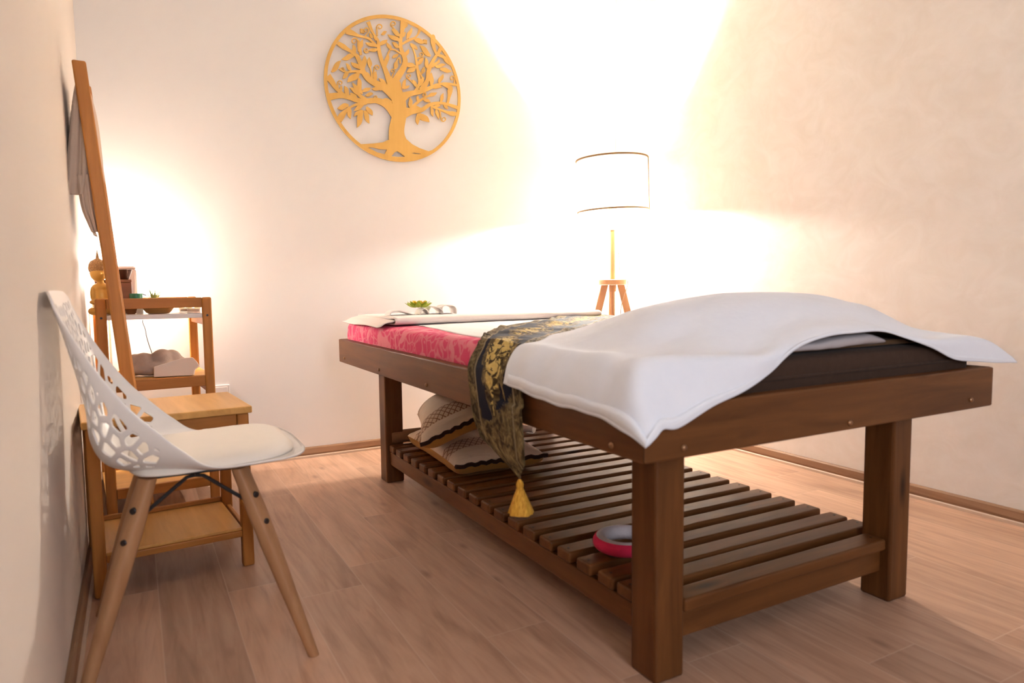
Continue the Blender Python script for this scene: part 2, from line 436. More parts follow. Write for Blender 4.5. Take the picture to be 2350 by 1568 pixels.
# ------------------------------------------------------------------ mattress
def superbox(name, lo, hi, mat, parent=None, loc=(0, 0, 0), r=.03, crown=.008, n=(40, 60, 8), puck=0, ext=None):
    c = [(lo[i]+hi[i])/2 for i in range(3)]; h = [(hi[i]-lo[i])/2 for i in range(3)]
    bm = bmesh.new(); bmesh.ops.create_cube(bm, size=2)
    bm.free()
    V, Fc, idx = [], [], {}
    def vid(p):
        k = tuple(round(q, 5) for q in p)
        if k not in idx:
            q = [p[i]*h[i] for i in range(3)]
            core = [max(-h[i]+min(r, h[i]), min(h[i]-min(r, h[i]), q[i])) for i in range(3)]
            d = Vector([q[i]-core[i] for i in range(3)])
            if d.length > 1e-9:
                rr = min(r, h[2]); d = d.normalized()*min(rr, max(abs(d.x), abs(d.y), abs(d.z)))
                q = [core[i]+d[i] for i in range(3)]
            bump_ = crown*(1-p[0]**2)*(1-p[1]**2)*(1 if p[2] > 0 else 0)
            v = Vector((c[0]+q[0], c[1]+q[1], c[2]+q[2]+bump_))
            if puck: v += Vector((1, 1, .6))*puck*noise.noise(v*9)
            idx[k] = len(V); V.append(v)
        return idx[k]
    def lin_(m): return [-1+2*i/m for i in range(m+1)]
    for ax in range(3):
        a, b = [i for i in range(3) if i != ax]
        for sg in (-1, 1):
            A, B = lin_(n[a]), lin_(n[b])
            for i in range(n[a]):
                for j in range(n[b]):
                    q = []
                    for (ii, jj) in ((i, j), (i+1, j), (i+1, j+1), (i, j+1)):
                        p = [0, 0, 0]; p[ax] = sg; p[a] = A[ii]; p[b] = B[jj]; q.append(vid(p))
                    Fc.append(tuple(q))
    return mk(name, V, Fc, mat, parent, loc, smooth=True)
ML = (1.385, 2.03, .601)
tag(superbox('mattress', (.838, 1.006, .601), (1.932, 3.046, .692), BROWNC, None, ML, r=.022, crown=.004, puck=.002), 'dark brown mattress set inside the massage table frame, bare at the near end', 'mattress')
tube('mattress_seam', [(.8365, 1.5, .648), (.8365, 1.03, .648), (.845, 1.011, .648), (.865, 1.0045, .648), (1.4, 1.0045, .648), (1.905, 1.0045, .648), (1.926, 1.011, .648), (1.9335, 1.03, .648), (1.9335, 1.5, .648)], .0035, BROWNC, bpy.data.objects['mattress'], ML, 8)
# pink batik cover over the far part: a shell that hugs the mattress
def cover_rows():
    prof = [(.8345, .604), (.8335, .640), (.8345, .672), (.841, .690), (.858, .698), (.90, .700), (1.1, .7015), (1.4, .7025), (1.7, .7015), (1.87, .700), (1.915, .697), (1.930, .688), (1.9355, .672), (1.9365, .604)]
    P = cr([(x, 0, z) for x, z in prof], 90)
    G = []
    ys = [1.36+(3.048-1.36)*i/110 for i in range(111)]
    for y in ys:
        row = []
        for p in P:
            q = Vector((p.x, y, p.z)); side = 1 if abs(p.x-1.385) > .53 else .25
            d = noise.noise(Vector((p.z*8, y*11, p.x*2)))*.004*side
            q.x += d if p.x > 1.385 else -abs(d); q.z += max(0, d)*.4+.001
            row.append(q)
        G.append(row)
    # close the far end downwards
    for k in range(1, 9):
        row = []
        for p in P: row.append(Vector((p.x+.004*noise.noise(Vector((p.x*14, k*.4, 2))), 3.0485+.0025*math.sin(k*.35), p.z-(p.z-.604)*k/8)))
        G.append(row)
    return G
tag(grid_mesh('mattress_cover', cover_rows(), BATIK, None, (1.385, 2.2, .65), thick=.0015, offset=0), 'pink batik cloth with pale swirls covering the far part of the mattress', 'bed cover')
# white sheet on top
rows = [[(.885, 1.30, .7035), (1.1, 1.30, .7055), (1.4, 1.30, .7065), (1.7, 1.3, .7055), (1.90, 1.3, .7035)],
        [(.893, 1.92, .7035), (1.1, 1.92, .7055), (1.4, 1.92, .7065), (1.7, 1.92, .7055), (1.90, 1.92, .7035)],
        [(.950, 2.32, .7040), (1.1, 2.32, .7055), (1.4, 2.32, .7065), (1.7, 2.32, .7055), (1.90, 2.32, .7035)],
        [(.985, 2.72, .7050), (1.1, 2.72, .7055), (1.4, 2.72, .7065), (1.7, 2.72, .7055), (1.90, 2.72, .7035)]]
tag(grid_mesh('bed_sheet', grid_from(rows, 60, 80), SHEETW, None, (1.4, 2.0, .704), thick=.002, offset=1, wrinkle=.0012, ws=14), 'thin white sheet lying flat along the top of the pink covered mattress', 'sheet')

# folded peach towel across the far end, with ribbon strip and flower on it
def slab_towel():
    # cross-section in (y,z) with a rounded front fold, swept along x
    prof = [(3.030, .7085), (2.80, .7085), (2.62, .7085), (2.585, .7095), (2.572, .716), (2.572, .725), (2.585, .7325), (2.62, .734), (2.80, .733), (3.030, .731)]
    P = cr([(0, y, z) for y, z in prof], 60); G = []
    for i in range(81):
        t = i/80; x = .876+t*(1.905-.876); row = []
        for p in P:
            yy = p.y + (.085*(t-.5) if p.y < 2.8 else 0)*1.0 + .006*noise.noise(Vector((x*9, p.z*30, 1)))
            lift = .004*max(0, noise.noise(Vector((x*7, p.y*5, 3)))) if p.z > .72 else 0
            row.append(Vector((x, yy, p.z+lift+.0015)))
        G.append(row)
    return G
tt = thing('folded_towel', (1.4, 2.8, .705), 'pale peach folded towel laid across the far end of the massage bed', 'towel')
grid_mesh('towel_body', slab_towel(), PEACH, tt, (1.4, 2.8, .705), thick=.004)
rows = []
for (y, zz) in ((2.54, 0), (2.70, .002), (2.88, .003), (3.035, .003)):
    d = [.880, .868, .850, .832, .822, .812]
    z = [.728, .722, .716, .712, .708, .700]
    rows.append([(x, y + (.02 if i == 5 else 0), zz+z[i]+.003*math.sin(i*1.7+y*14)) for i, x in enumerate(d)])
grid_mesh('loose_flap', grid_from(rows, 20, 50), PEACH, tt, (1.4, 2.8, .705), thick=.003)

rb = thing('ribbon', (1.08, 2.75, .735), 'white cloth ribbon tied in loops on the folded peach towel', 'ribbon')
RL = (1.08, 2.75, .735)
def ribbon_part(name, pts, wdt):
    P = cr(pts, 34); G = [[p+Vector((0, -wdt*.7+wdt*1.4*k/6, .0015*math.sin(k+i*.3))) for k in range(7)] for i, p in enumerate(P)]
    grid_mesh(name, G, RIBBON, rb, RL, thick=.003)
ribbon_part('loop', [(.915, 2.74, .7375), (.925, 2.74, .752), (.955, 2.74, .757), (.985, 2.74, .750), (1.01, 2.74, .7405), (1.03, 2.74, .739)], .05)
ribbon_part('loop', [(1.045, 2.73, .738), (1.05, 2.73, .754), (1.06, 2.73, .764), (1.075, 2.73, .757), (1.085, 2.73, .742)], .045)
ribbon_part('loop', [(1.085, 2.75, .738), (1.10, 2.75, .768), (1.13, 2.75, .768), (1.15, 2.75, .752), (1.155, 2.75, .739)], .05)
ribbon_part('loop', [(1.15, 2.76, .738), (1.16, 2.76, .770), (1.19, 2.76, .775), (1.215, 2.76, .765), (1.222, 2.76, .739)], .05)
ribbon_part('band', [(.93, 2.77, .737), (1.0, 2.77, .738), (1.08, 2.77, .739), (1.16, 2.77, .7385), (1.22, 2.77, .737)], .03)

fl = thing('artificial_flower', (1.055, 2.745, .765), 'small yellow green artificial succulent flower on the white ribbon', 'flower')
GRN = plain('leaf_green', (.36, .42, .03), .5, .4, 0, .15); YEL = plain('petal_yellow', (.78, .50, .02), .5, .4, 0, .1)
def petals(name, n, rad, lift, tilt, mat, a0, wd):
    V, Fc = [], []
    for k in range(n):
        a = a0+2*PI*k/n; ca, sa = math.cos(a), math.sin(a); b = len(V); m = 8
        for i in range(m+1):
            t = i/m; r = .004+rad*t; hw = wd*math.sin(PI*min(1, t*.92+.05))**.7
            z = lift+tilt*t*t*rad - .006*math.sin(PI*t)
            for q in (-1, 0, 1):
                x, y = r, q*hw; V.append((1.055+ca*x-sa*y, 2.745+sa*x+ca*y, .765+z+abs(q)*.004*math.sin(PI*t)))
        for i in range(m):
            for q in range(2): Fc.append((b+i*3+q, b+i*3+q+1, b+i*3+q+4, b+i*3+q+3))
    o = mk(name, V, Fc, mat, fl, (1.055, 2.745, .765), smooth=True)
    md = o.modifiers.new('s', 'SOLIDIFY'); md.thickness = .0012
petals('outer_petals', 9, .054, .006, .30, GRN, .1, .015)
petals('middle_petals', 8, .044, .011, .42, GRN, .45, .013)
petals('inner_petals', 7, .030, .015, .55, YEL, .2, .011)
petals('bud_petals', 5, .018, .017, .75, YEL, .6, .007)

# ------------------------------------------------------------------ table runner with tassel
rn = thing('table_runner', (1.3, 2.0, .71), 'navy and gold brocade runner lying diagonally over the bed, its pointed end hanging down', 'table runner')
RNL = (1.3, 2.0, .71)
def runner():
    # left and right edges: over the bed top, then down the near side
    Lp = [(1.930, 2.900, .704), (1.70, 2.640, .7085), (1.476, 2.405, .7095), (1.329, 2.290, .7095), (1.20, 2.180, .7095), (1.06, 2.040, .709), (.93, 1.860, .7065), (.862, 1.755, .704), (.826, 1.695, .690), (.796, 1.682, .655), (.784, 1.672, .625), (.783, 1.655, .56), (.782, 1.632, .503), (.781, 1.594, .463)]
    Rp = [(1.930, 2.455, .7045), (1.789, 2.333, .708), (1.55, 2.09, .7095), (1.408, 1.945, .7095), (1.26, 1.82, .7095), (1.135, 1.70, .709), (.975, 1.565, .7065), (.872, 1.47, .704), (.826, 1.43, .690), (.796, 1.40, .655), (.783, 1.385, .625), (.781, 1.37, .56), (.780, 1.362, .503), (.779, 1.358, .440)]
    nL = 150; L, R = cr(Lp, nL), cr(Rp, nL); nw = 34
    G, UV, LA = [], [], []; u = 0
    for i in range(nL):
        if i: u += ((L[i]+R[i])/2-(L[i-1]+R[i-1])/2).length
        row, uvr, la = [], [], []
        for k in range(nw):
            t = k/(nw-1); p = L[i].lerp(R[i], t)
            if p.z > .70:
                p = p+Vector((0, 0, .0035+.012*max(0, noise.noise(Vector((u*13, t*1.6, 4))))))
            else: g_ = 1.0 if p.z < .57 or t < .55 else .0; p = p+Vector(((-.006-.006*noise.noise(Vector((t*4, u*5, 2))))*g_, 0, 0))
            row.append(p); uvr.append((u, (t-.5)*.27))
            la.append(0)
        G.append(row); UV.append(uvr); LA.append(la)
    # pointed end below the last row, slanting towards the right hand corner
    base = G[-1]; tip = Vector((.772, 1.382, .404))
    for j in range(1, 25):
        s = j/24; row, uvr = [], []
        for k in range(nw):
            t = k/(nw-1); p = base[k].lerp(tip, s); row.append(p); uvr.append((u+.06*s, (t-.5)*.27*(1-s*.9)))
        G.append(row); UV.append(uvr)
    return G, UV
G, UV = runner()
ro = grid_mesh('runner_cloth', G, RUNNER, rn, RNL, uv=UV)
# gold lace area below the navy point (a woven pattern of the cloth itself)
at = ro.data.attributes.new('lace', 'FLOAT', 'POINT')
for v in ro.data.vertices:
    p = v.co+Vector(RNL)
    la = 0.0
    if p.x < .80 and p.z < .68:
        y, z = p.y, p.z
        left = 1.672-(1.672-1.60)*max(0, (.625-z)/.162)-.037     # inside of left border
        right = 1.42+max(0, (.60-z))*1.05                          # navy ends along a slanting line
        if y > left or y < right or z < .515-(1.60-y)*.02: la = 1.0
    at.data[v.index].value = la
md = ro.modifiers.new('s', 'SOLIDIFY'); md.thickness = .0018; md.offset = 1
TAS = NT('yellow_tassel_thread'); tv = TAS.coord(); tn = TAS.noise(TAS.mapping(tv, (260, 260, 6)), 1, 3)
TAS.base(TAS.ramp(tn, [(.3, (.50, .22, .02)), (.7, (.80, .44, .06))])); TAS.rough(.7, .2); TAS.bump(tn, .5, .003)
tx, ty = .772, 1.380
V, Fc = lathe_geo([(.0005, .402), (.004, .400), (.0075, .394), (.009, .388), (.0085, .383), (.0075, .380), (.010, .374), (.015, .362), (.021, .346), (.027, .329), (.030, .320), (.026, .3185), (.0005, .320)], 44)
V = [(tx+x*(1+.10*math.sin(7*math.atan2(y, x)+3)*max(0, (.385-z)/.06)) + (.385-z)*.03, ty+y*(1+.10*math.sin(7*math.atan2(y, x))*max(0, (.385-z)/.06)), z) for x, y, z in V]
ta = shade(mk('tassel', V, Fc, TAS.m, rn, RNL), 60); ta['label'] = 'yellow thread tassel'
tube('tassel_cord', [(tx, ty, .418), (tx+.001, ty+.001, .408), (tx, ty, .399)], .0022, TANC, rn, RNL, 8)

# ------------------------------------------------------------------ cushion under the near towel, and the towel
def crest(x):
    P = [(.80, .700), (.88, .708), (.98, .745), (1.08, .792), (1.22, .821), (1.42, .829), (1.66, .814), (1.83, .783), (1.93, .735), (2.02, .708), (2.12, .690)]
    for i in range(len(P)-1):
        if P[i][0] <= x <= P[i+1][0]:
            f = (x-P[i][0])/(P[i+1][0]-P[i][0]); f = f*f*(3-2*f)*.4+f*.6; return P[i][1]*(1-f)+P[i+1][1]*f
    return P[0][1] if x < .8 else P[-1][1]
def front(x):
    P = [(.80, .560), (.86, .585), (.925, .607), (1.06, .635), (1.15, .664), (1.25, .711), (1.35, .732), (1.52, .738), (1.60, .727), (1.71, .692), (1.80, .655), (1.92, .641), (2.06, .624)]
    for i in range(len(P)-1):
        if P[i][0] <= x <= P[i+1][0]:
            f = (x-P[i][0])/(P[i+1][0]-P[i][0]); return P[i][1]*(1-f)+P[i+1][1]*f
    return P[0][1] if x < .8 else P[-1][1]
CL = (1.4, 1.25, .70)
def cushion(x0, x1, y0, y1, zf):
    V, Fc = [], []; nx, ny = 44, 24; top, bot = [], []
    for j in range(ny+1):
        for i in range(nx+1):
            a, b = -1+2*i/nx, -1+2*j/ny
            x = (x0+x1)/2+(x1-x0)/2*a; y = (y0+y1)/2+(y1-y0)/2*b
            edge = max(0, 1-abs(a)**8)**.5*max(0, 1-abs(b)**6)**.5
            V.append((x, y, .6965+.012+max(0, zf(x, y)-.7085)*edge)); 
    n = len(V)
    V += [(x, y, .6972) for x, y, z in V[:n]]
    W = nx+1
    for j in range(ny):
        for i in range(nx):
            a = j*W+i; Fc.append((a, a+1, a+W+1, a+W)); Fc.append((n+a, n+a+W, n+a+W+1, n+a+1))
    for i in range(nx): Fc.append((i, n+i, n+i+1, i+1)); a = ny*W+i; Fc.append((a, a+1, n+a+1, n+a))
    for j in range(ny): a = j*W; Fc.append((a, a+W, n+a+W, n+a)); a = j*W+nx; Fc.append((a, n+a, n+a+W, a+W))
    return V, Fc
def zcush(x, y):
    t = min(1, max(0, (y-1.03)/.20)); t = t*t*(3-2*t)
    f = max(front(x), .70)
    back = 1-min(1, max(0, (y-1.32)/.24))**2
    return .70+((f*(1-t)+crest(x)*t)-.70)*back-.016
V, Fc = cushion(.95, 1.90, 1.036, 1.56, zcush)
CUSH = (V, Fc)
cu = thing('cushion', CL, 'dark brown padded cushion swelling up under the near white towel', 'cushion')
# grey lining fold poking out of the cushion
rows = [[(1.24, 1.040, .700), (1.34, 1.036, .703), (1.44, 1.034, .706), (1.54, 1.036, .704), (1.60, 1.042, .702)],
        [(1.24, 1.022, .7030), (1.34, 1.018, .7035), (1.44, 1.015, .7065), (1.54, 1.020, .711), (1.60, 1.03, .708)],
        [(1.25, 1.022, .709), (1.34, 1.018, .716), (1.44, 1.016, .722), (1.52, 1.020, .724), (1.58, 1.030, .716)],
        [(1.25, 1.045, .712), (1.34, 1.045, .720), (1.44, 1.045, .727), (1.52, 1.045, .728), (1.58, 1.05, .722)]]
lf = grid_mesh('lining_fold', grid_from(rows, 40, 16), GREYC, cu, CL, thick=.003, wrinkle=.003, ws=22); lf['label'] = 'grey white lining fold'

def towel_rows():
    xs = [.83, .87, .95, 1.06, 1.15, 1.25, 1.35, 1.45, 1.55, 1.64, 1.73, 1.82, 1.92, 2.01, 2.10]
    rows = []
    def zt_(x, y):       # towel height over the cushion
        t = min(1, max(0, (y-1.0)/.24)); t = t*t*(3-2*t)
        b = min(1, max(0, (y-1.30)/.33)); b = b*b*(3-2*b)
        top = crest(x)*(1-b)+(.716 if x < 1.9 else .70)*b
        return max(front(x), .60)*(1-t)+top*t
    # each row runs from the left hem across to the right hem, rows go from front hem to back hem
    hemL = [Vector((.782, .940, .566)), Vector((0.771, .985, .584)), Vector((0.771, 1.06, .597)), Vector((0.770, 1.16, .600)), Vector((0.770, 1.26, .603)), Vector((0.770, 1.37, .610)), Vector((0.769, 1.449, .619))]
    midL = [Vector((.805, .943, .580)), Vector((.788, .985, .650)), Vector((.785, 1.07, .650)), Vector((.784, 1.17, .655)), Vector((.784, 1.27, .660)), Vector((.785, 1.38, .664)), Vector((.786, 1.455, .668))]
    edgL = [Vector((.83, .950, .592)), Vector((.818, .998, .694)), Vector((.818, 1.08, .699)), Vector((.820, 1.18, .703)), Vector((.820, 1.28, .705)), Vector((.820, 1.39, .705)), Vector((.822, 1.465, .704))]
    ys = [.0, .025, .08, .17, .27, .42, .60]
    for j in range(7):
        row = [hemL[j], midL[j], edgL[j]]
        for i, x in enumerate(xs[1:]):
            y0 = .953 if x < .93 else (.953+(x-.93)*.18 if x < 1.2 else (1.004 if x < 1.70 else .990-(x-1.75)*.04))
            y = y0+ys[j]*(1 if x > 1.0 else .84+.16*(x-.87)/.13)
            if j == 0: z = front(x)
            elif (x < 1.22 or x > 1.70) and j == 1: y, z = .998, max(.701, front(x)+.02)
            elif (x < 1.22 or x > 1.70) and j == 2: y = 1.055; z = max(.709, zt_(x, y))
            elif j == 1:
                z = zt_(x, y); z = max(z, front(x)+.012 + (.055 if x < 1.1 else .0)*(1 if x > .9 else .6))
            else: z = max(zt_(x, y), .709 if (y > 1.004 and x < 1.93) else 0)
            if x > 1.96 and j > 0: z = min(z, .705)-(x-1.96)*(.55-.09*j)
            if x > 1.96: z += .006*math.sin(j*1.9)
            row.append(Vector((x, y, z)))
        rows.append(row)
    return rows
tw = thing('bath_towel', (1.4, 1.3, .70), 'large white towel draped over the near corner of the massage bed', 'towel')
TG = grid_from(towel_rows(), 150, 90)
for j, r in enumerate(TG):
    for i, p in enumerate(r):
        s = 1 if p.x < .84 else .45
        r[i] = p+Vector((-.004*s*noise.noise(Vector((p.y*16, p.z*7, 3))), 0, .0035*noise.noise(Vector((p.x*6, p.y*9, 1)))+.0048*noise.noise(Vector((p.x*3+p.y*14, p.y*5-p.x*4, 5)))))
kt = KDTree(sum(len(r) for r in TG)); flat_ = [p for r in TG for p in r]
for i, p in enumerate(flat_): kt.insert((p.x, p.y, 0), i)
kt.balance(); V, Fc = CUSH; half = len(V)//2
V = [(x, y, max(.6985, min(z, min(flat_[q[1]].z for q in kt.find_n((x, y, 0), 9))-.009)) if i < half else .6972) for i, (x, y, z) in enumerate(V)]
mk('cushion_body', V, Fc, TANC, cu, CL, smooth=True)
grid_mesh('towel_cloth', TG, TOWEL, tw, (1.4, 1.3, .70), thick=.0035, offset=1)
HEM = cloth('towel_hem_cloth', (.88, .90, .94), None, 900, .2, .3)
nv, nu = len(TG), len(TG[0])
def hem(edge):
    G = []
    for p, q in edge:
        d = (q-p); G.append([p-d.normalized()*.001+Vector((-.0012, -.0012, .001)), p+d*.6+Vector((-.0042, -.0030, .0050)), p+d*1.0+Vector((-.004, -.003, .0046))])
    return G
grid_mesh('hem', hem([(TG[0][i], TG[2][i]) for i in range(2, nu)]), HEM, tw, (1.4, 1.3, .70), thick=.0015)
grid_mesh('hem', hem([(TG[j][0], TG[j][4]) for j in range(nv-3)]), HEM, tw, (1.4, 1.3, .70), thick=.0015)

# ------------------------------------------------------------------ pillows on the lower shelf
def pillow_mat():
    m = NT('embroidered_pillow'); v = m.coord(); sp = m.n('ShaderNodeSeparateXYZ'); m.l(v, sp.inputs[0])
    x, y, z = sp.outputs
    n = m.noise(v, 60, 3)
    cream = m.mix(n, (.66, .50, .36), (.72, .56, .41))
    # lattice band along the long direction
    s1 = m.math('ABSOLUTE', m.math('SINE', m.math('ADD', m.math('MULTIPLY', x, 130), m.math('MULTIPLY', y, 90))))
    s2 = m.math('ABSOLUTE', m.math('SINE', m.math('SUBTRACT', m.math('MULTIPLY', x, 130), m.math('MULTIPLY', y, 90))))
    lat = m.math('LESS_THAN', m.math('MINIMUM', s1, s2), .30)
    ax = m.math('ABSOLUTE', m.math('SUBTRACT', m.math('ABSOLUTE', y), .165))
    band = m.math('LESS_THAN', ax, .040)
    c = m.mix(m.math('MULTIPLY', band, .45), cream, (.42, .22, .10))
    c = m.mix(m.math('MULTIPLY', band, lat), c, (.22, .095, .04))
    m.base(c); m.rough(.75, .2); m.b.inputs['Sheen Weight'].default_value = .2
    puck = m.noise(m.mapping(v, (14, 60, 1)), 1, 3, .5, .4); m.bump(puck, .35, .01)
    return m.m
PIL = pillow_mat()
GOLDC = cloth('gold_side_cloth', (.50, .235, .045), (.43, .20, .04), 300, .3, .6, .8)
PIPE = cloth('dark_brown_trim', (.035, .012, .006), None, 300, .6, .6)
BRNCAP = cloth('brown_cap_cloth', (.30, .16, .08), None, 300, .3, .6)
def pillow(name, loc, hx, hy, hz, rot, label):
    t = thing(name, loc, label, 'pillow', 'embroidered pillows under the massage table', rot=rot)
    def geo(sgn, zs):
        V, Fc = [], []; n = 36
        for j in range(n+1):
            for i in range(n+1):
                a, b = -1+2*i/n, -1+2*j/n
                # pinch sides a little so that corners stick out
                px = a*hx*(1-.07*(1-b*b)); py = b*hy*(1-.05*(1-a*a))
                e = (max(0, 1-abs(a)**3.4))**.55*(max(0, 1-abs(b)**3.4))**.55
                e = e if sgn > 0 else (max(0, 1-abs(a)**9))**.5*(max(0, 1-abs(b)**9))**.5
                z = sgn*zs*e + .004*noise.noise(Vector((a*4, b*3, hz*50)))*e
                V.append((px, py, z))
        for j in range(n):
            for i in range(n): k = j*(n+1)+i; Fc.append((k, k+1, k+n+2, k+n+1))
        return V, Fc
    V, Fc = geo(1, hz); o = mk('pillow_top', V, Fc, PIL, t, smooth=True); 
    V, Fc = geo(-1, .050); o = mk('pillow_underside', V, Fc, GOLDC, t, smooth=True); o['label'] = 'gold cloth underside'
    ring = []
    for k in range(120):
        a = 2*PI*k/120; c, s = math.cos(a), math.sin(a); q = max(abs(c), abs(s)); a1, b1 = c/q, s/q
        ring.append((a1*hx*(1-.07*(1-b1*b1))*1.004, b1*hy*(1-.05*(1-a1*a1))*1.004, .003*math.sin(k*1.7)))
    near = [p for k, p in enumerate(ring) if abs(math.sin(2*PI*k/120)) >= abs(math.cos(2*PI*k/120))-.02 and p[1] < 0]
    near.sort(key=lambda p: p[0])
    tube('trim', near, .0075, PIPE, t, n=8)['label'] = 'dark brown ruffled trim'
    return t
pillow('pillow', (1.160, 2.465, .2215), .182, .300, .060, (0, 0, -.06), 'lower cream and gold embroidered pillow, lying flat on the slatted shelf')
pillow('pillow', (1.110, 2.470, .367), .175, .250, .075, (.05, -.40, -.36), 'upper cream and gold embroidered pillow, leaning tilted on the other pillow')
lathe('mat_roll', [(.001, -.16), (.026, -.16), (.028, -.15), (.028, .15), (.026, .16), (.001, .16)], BRNCAP, None, (1.12, 2.872, .1985), (1.12, 2.872, .1985))
o = bpy.data.objects['mat_roll']; o.rotation_euler = (0, PI/2, 0)
tag(o, 'small brown rolled cloth on the slats behind the stacked pillows', 'roll')

# massage collar ring behind the near leg
def torus_parts():
    c = Vector((1.088, 1.388, .190)); R, r = .066, .0185
    t = thing('padded_ring', (c.x, c.y, .171), 'pink and white padded ring lying on the slats behind the near table leg', 'padded ring')
    def part(name, a0, a1, mat):
        V, Fc = [], []; n, m = 48, 12
        for i in range(n):
            A = 2*PI*i/n
            for k in range(m+1):
                B = a0+(a1-a0)*k/m; q = R+r*math.cos(B); V.append((c.x+q*math.cos(A), c.y+q*math.sin(A)*.98, c.z+r*1.0*math.sin(B)))
        for i in range(n):
            for k in range(m): Fc.append((i*(m+1)+k, ((i+1) % n)*(m+1)+k, ((i+1) % n)*(m+1)+k+1, i*(m+1)+k+1))
        return mk(name, V, Fc, mat, t, (c.x, c.y, .171), smooth=True)
    part('outer_cover', -PI*.62, PI*.33, cloth('hot_pink_terry', (.80, .035, .11), (.70, .025, .09), 300, .8, 1.0))['label'] = 'hot pink outside'
    part('inner_lining', PI*.33, PI*1.38, cloth('white_terry', (.62, .55, .56), None, 300, .8, 1.0))['label'] = 'white inside'
torus_parts()
o = lathe('spool', [(.001, -.03), (.017, -.03), (.018, -.026), (.016, -.022), (.016, .022), (.018, .026), (.017, .03), (.001, .03)], WHITEP, None, (1.585, 2.745, .1895), (1.585, 2.745, .1895))
o.rotation_euler = (PI/2, 0, .5)
tag(o, 'small white spool lying on the slats beside the hanging runner', 'spool')

# ------------------------------------------------------------------ floor lamp
lx, ly = 2.415, 3.20
LL = (lx, ly, 0)
lamp = thing('floor_lamp', LL, 'tripod floor lamp with light wooden legs and a glowing white drum shade in the corner', 'lamp')
def shade_mat():
    m = NT('white_shade_fabric'); t = m.t
    tr = m.n('ShaderNodeBsdfTranslucent'); df = m.n('ShaderNodeBsdfDiffuse'); mx = m.n('ShaderNodeMixShader')
    v = m.coord(); n = m.noise(m.mapping(v, (60, 60, 200)), 1, 2)
    c = m.mix(n, (.90, .80, .62), (.93, .84, .68)); m.l(c, tr.inputs[0]); m.l(c, df.inputs[0]); mx.inputs[0].default_value = .10
    m.l(df.outputs[0], mx.inputs[1]); m.l(tr.outputs[0], mx.inputs[2]); m.l(mx.outputs[0], m.out.inputs[0]); return m.m
zs0, zs1, rs = 1.272, 1.560, .199
SHR = Matrix.Rotation(math.radians(-1.8), 3, Vector((math.cos(-YAW)*0+math.sin(YAW), math.cos(YAW), 0)))
def shade_pt(x, y, z):
    p = SHR @ Vector((x, y, z-1.41)); return (lx+p.x, ly+p.y, 1.41+p.z)
V, Fc = [], []; n = 64
for z in (zs0, zs0+.07, (zs0+zs1)/2, zs1-.07, zs1):
    for i in range(n): a = 2*PI*i/n; V.append(shade_pt(rs*math.cos(a), rs*math.sin(a), z))
for j in range(4):
    for i in range(n): Fc.append((j*n+i, j*n+(i+1) % n, (j+1)*n+(i+1) % n, (j+1)*n+i))
mk('lamp_shade', V, Fc, shade_mat(), lamp, LL, smooth=True)
TRIM = plain('gold_trim', (.22, .12, .04), .6)
for z in (zs0, zs1):
    pts = [shade_pt((rs+.0012)*math.cos(2*PI*i/64), (rs+.0012)*math.sin(2*PI*i/64), z) for i in range(65)]
    tube('shade_rim', pts, .0055, TRIM, lamp, LL, 8)
sa = math.atan2(-math.sin(YAW), math.cos(YAW))-.12
tube('shade_seam', [shade_pt((rs+.0012)*math.cos(sa), (rs+.0012)*math.sin(sa), z) for z in (zs0, 1.41, zs1)], .0045, TRIM, lamp, LL, 8)
# spider ring holding the shade
WIRE = plain('white_wire', (.75, .72, .68), .4)
for k in range(3):
    a = 2*PI*k/3+.4
    tube('shade_spoke', [(lx+.018*math.cos(a), ly+.018*math.sin(a), 1.285), shade_pt((rs-.002)*math.cos(a), (rs-.002)*math.sin(a), zs0+.006)], .002, WIRE, lamp, LL, 6)
lathe('socket', [(.001, 1.165), (.020, 1.165), (.023, 1.172), (.023, 1.205), (.026, 1.212), (.026, 1.232), (.021, 1.238), (.021, 1.288), (.001, 1.288)], WIRE, lamp, LL, (lx, ly, 0), 24)
BULB = NT('bulb_glow'); BULB.b.inputs['Emission Color'].default_value = (1, .80, .55, 1); BULB.b.inputs['Emission Strength'].default_value = 30
lathe('bulb', [(.001, 1.2885), (.013, 1.29), (.016, 1.31), (.026, 1.335), (.030, 1.36), (.026, 1.385), (.012, 1.40), (.001, 1.402)], BULB.m, lamp, LL, (lx, ly, 0), 24)
def pole_box(z0, z1, h, name='pole'): box(name, (lx-h, ly-h, z0), (lx+h, ly+h, z1), LAMPW['Z'], lamp, LL, bev=.004, seg=3)
lathe('pole', [(.001, .884), (.014, .884), (.0135, 1.16), (.0125, 1.165), (.001, 1.165)], LAMPW['Z'], lamp, LL, (lx, ly, 0), 20)
lathe('tripod_plate', [(.001, .855), (.078, .855), (.080, .857), (.080, .8825), (.078, .8845), (.001, .8845)], LAMPW['X'], lamp, LL, (lx, ly, 0), 40)
lathe('hub', [(.001, .816), (.019, .816), (.020, .818), (.020, .8545), (.001, .8545)], LAMPW['Z'], lamp, LL, (lx, ly, 0), 20)
for k, a in enumerate((-YAW*0+math.radians(151.3), math.radians(331.3), math.radians(61.3))):
    ca, sa_ = math.cos(a), math.sin(a)
    def P(r, s, z): return (lx+ca*r-sa_*s, ly+sa_*r+ca*s, z)
    r0, r1 = .046, .260; V = []
    for (r, z) in ((r1, 0), (r0, .8545)):
        for (dr, ds) in ((-.020, -.013), (.020, -.013), (.020, .013), (-.020, .013)): V.append(P(r+dr, ds, z))
    if k == 2:
        V = []
        for (r, z) in ((.150, 0), (.045, .8545)):
            for (dr, ds) in ((-.016, -.013), (.016, -.013), (.016, .013), (-.016, .013)): V.append(P(r+dr, ds, z))
    mk('leg', V, BOXF, LAMPW['Z'], lamp, LL, bev=.003)
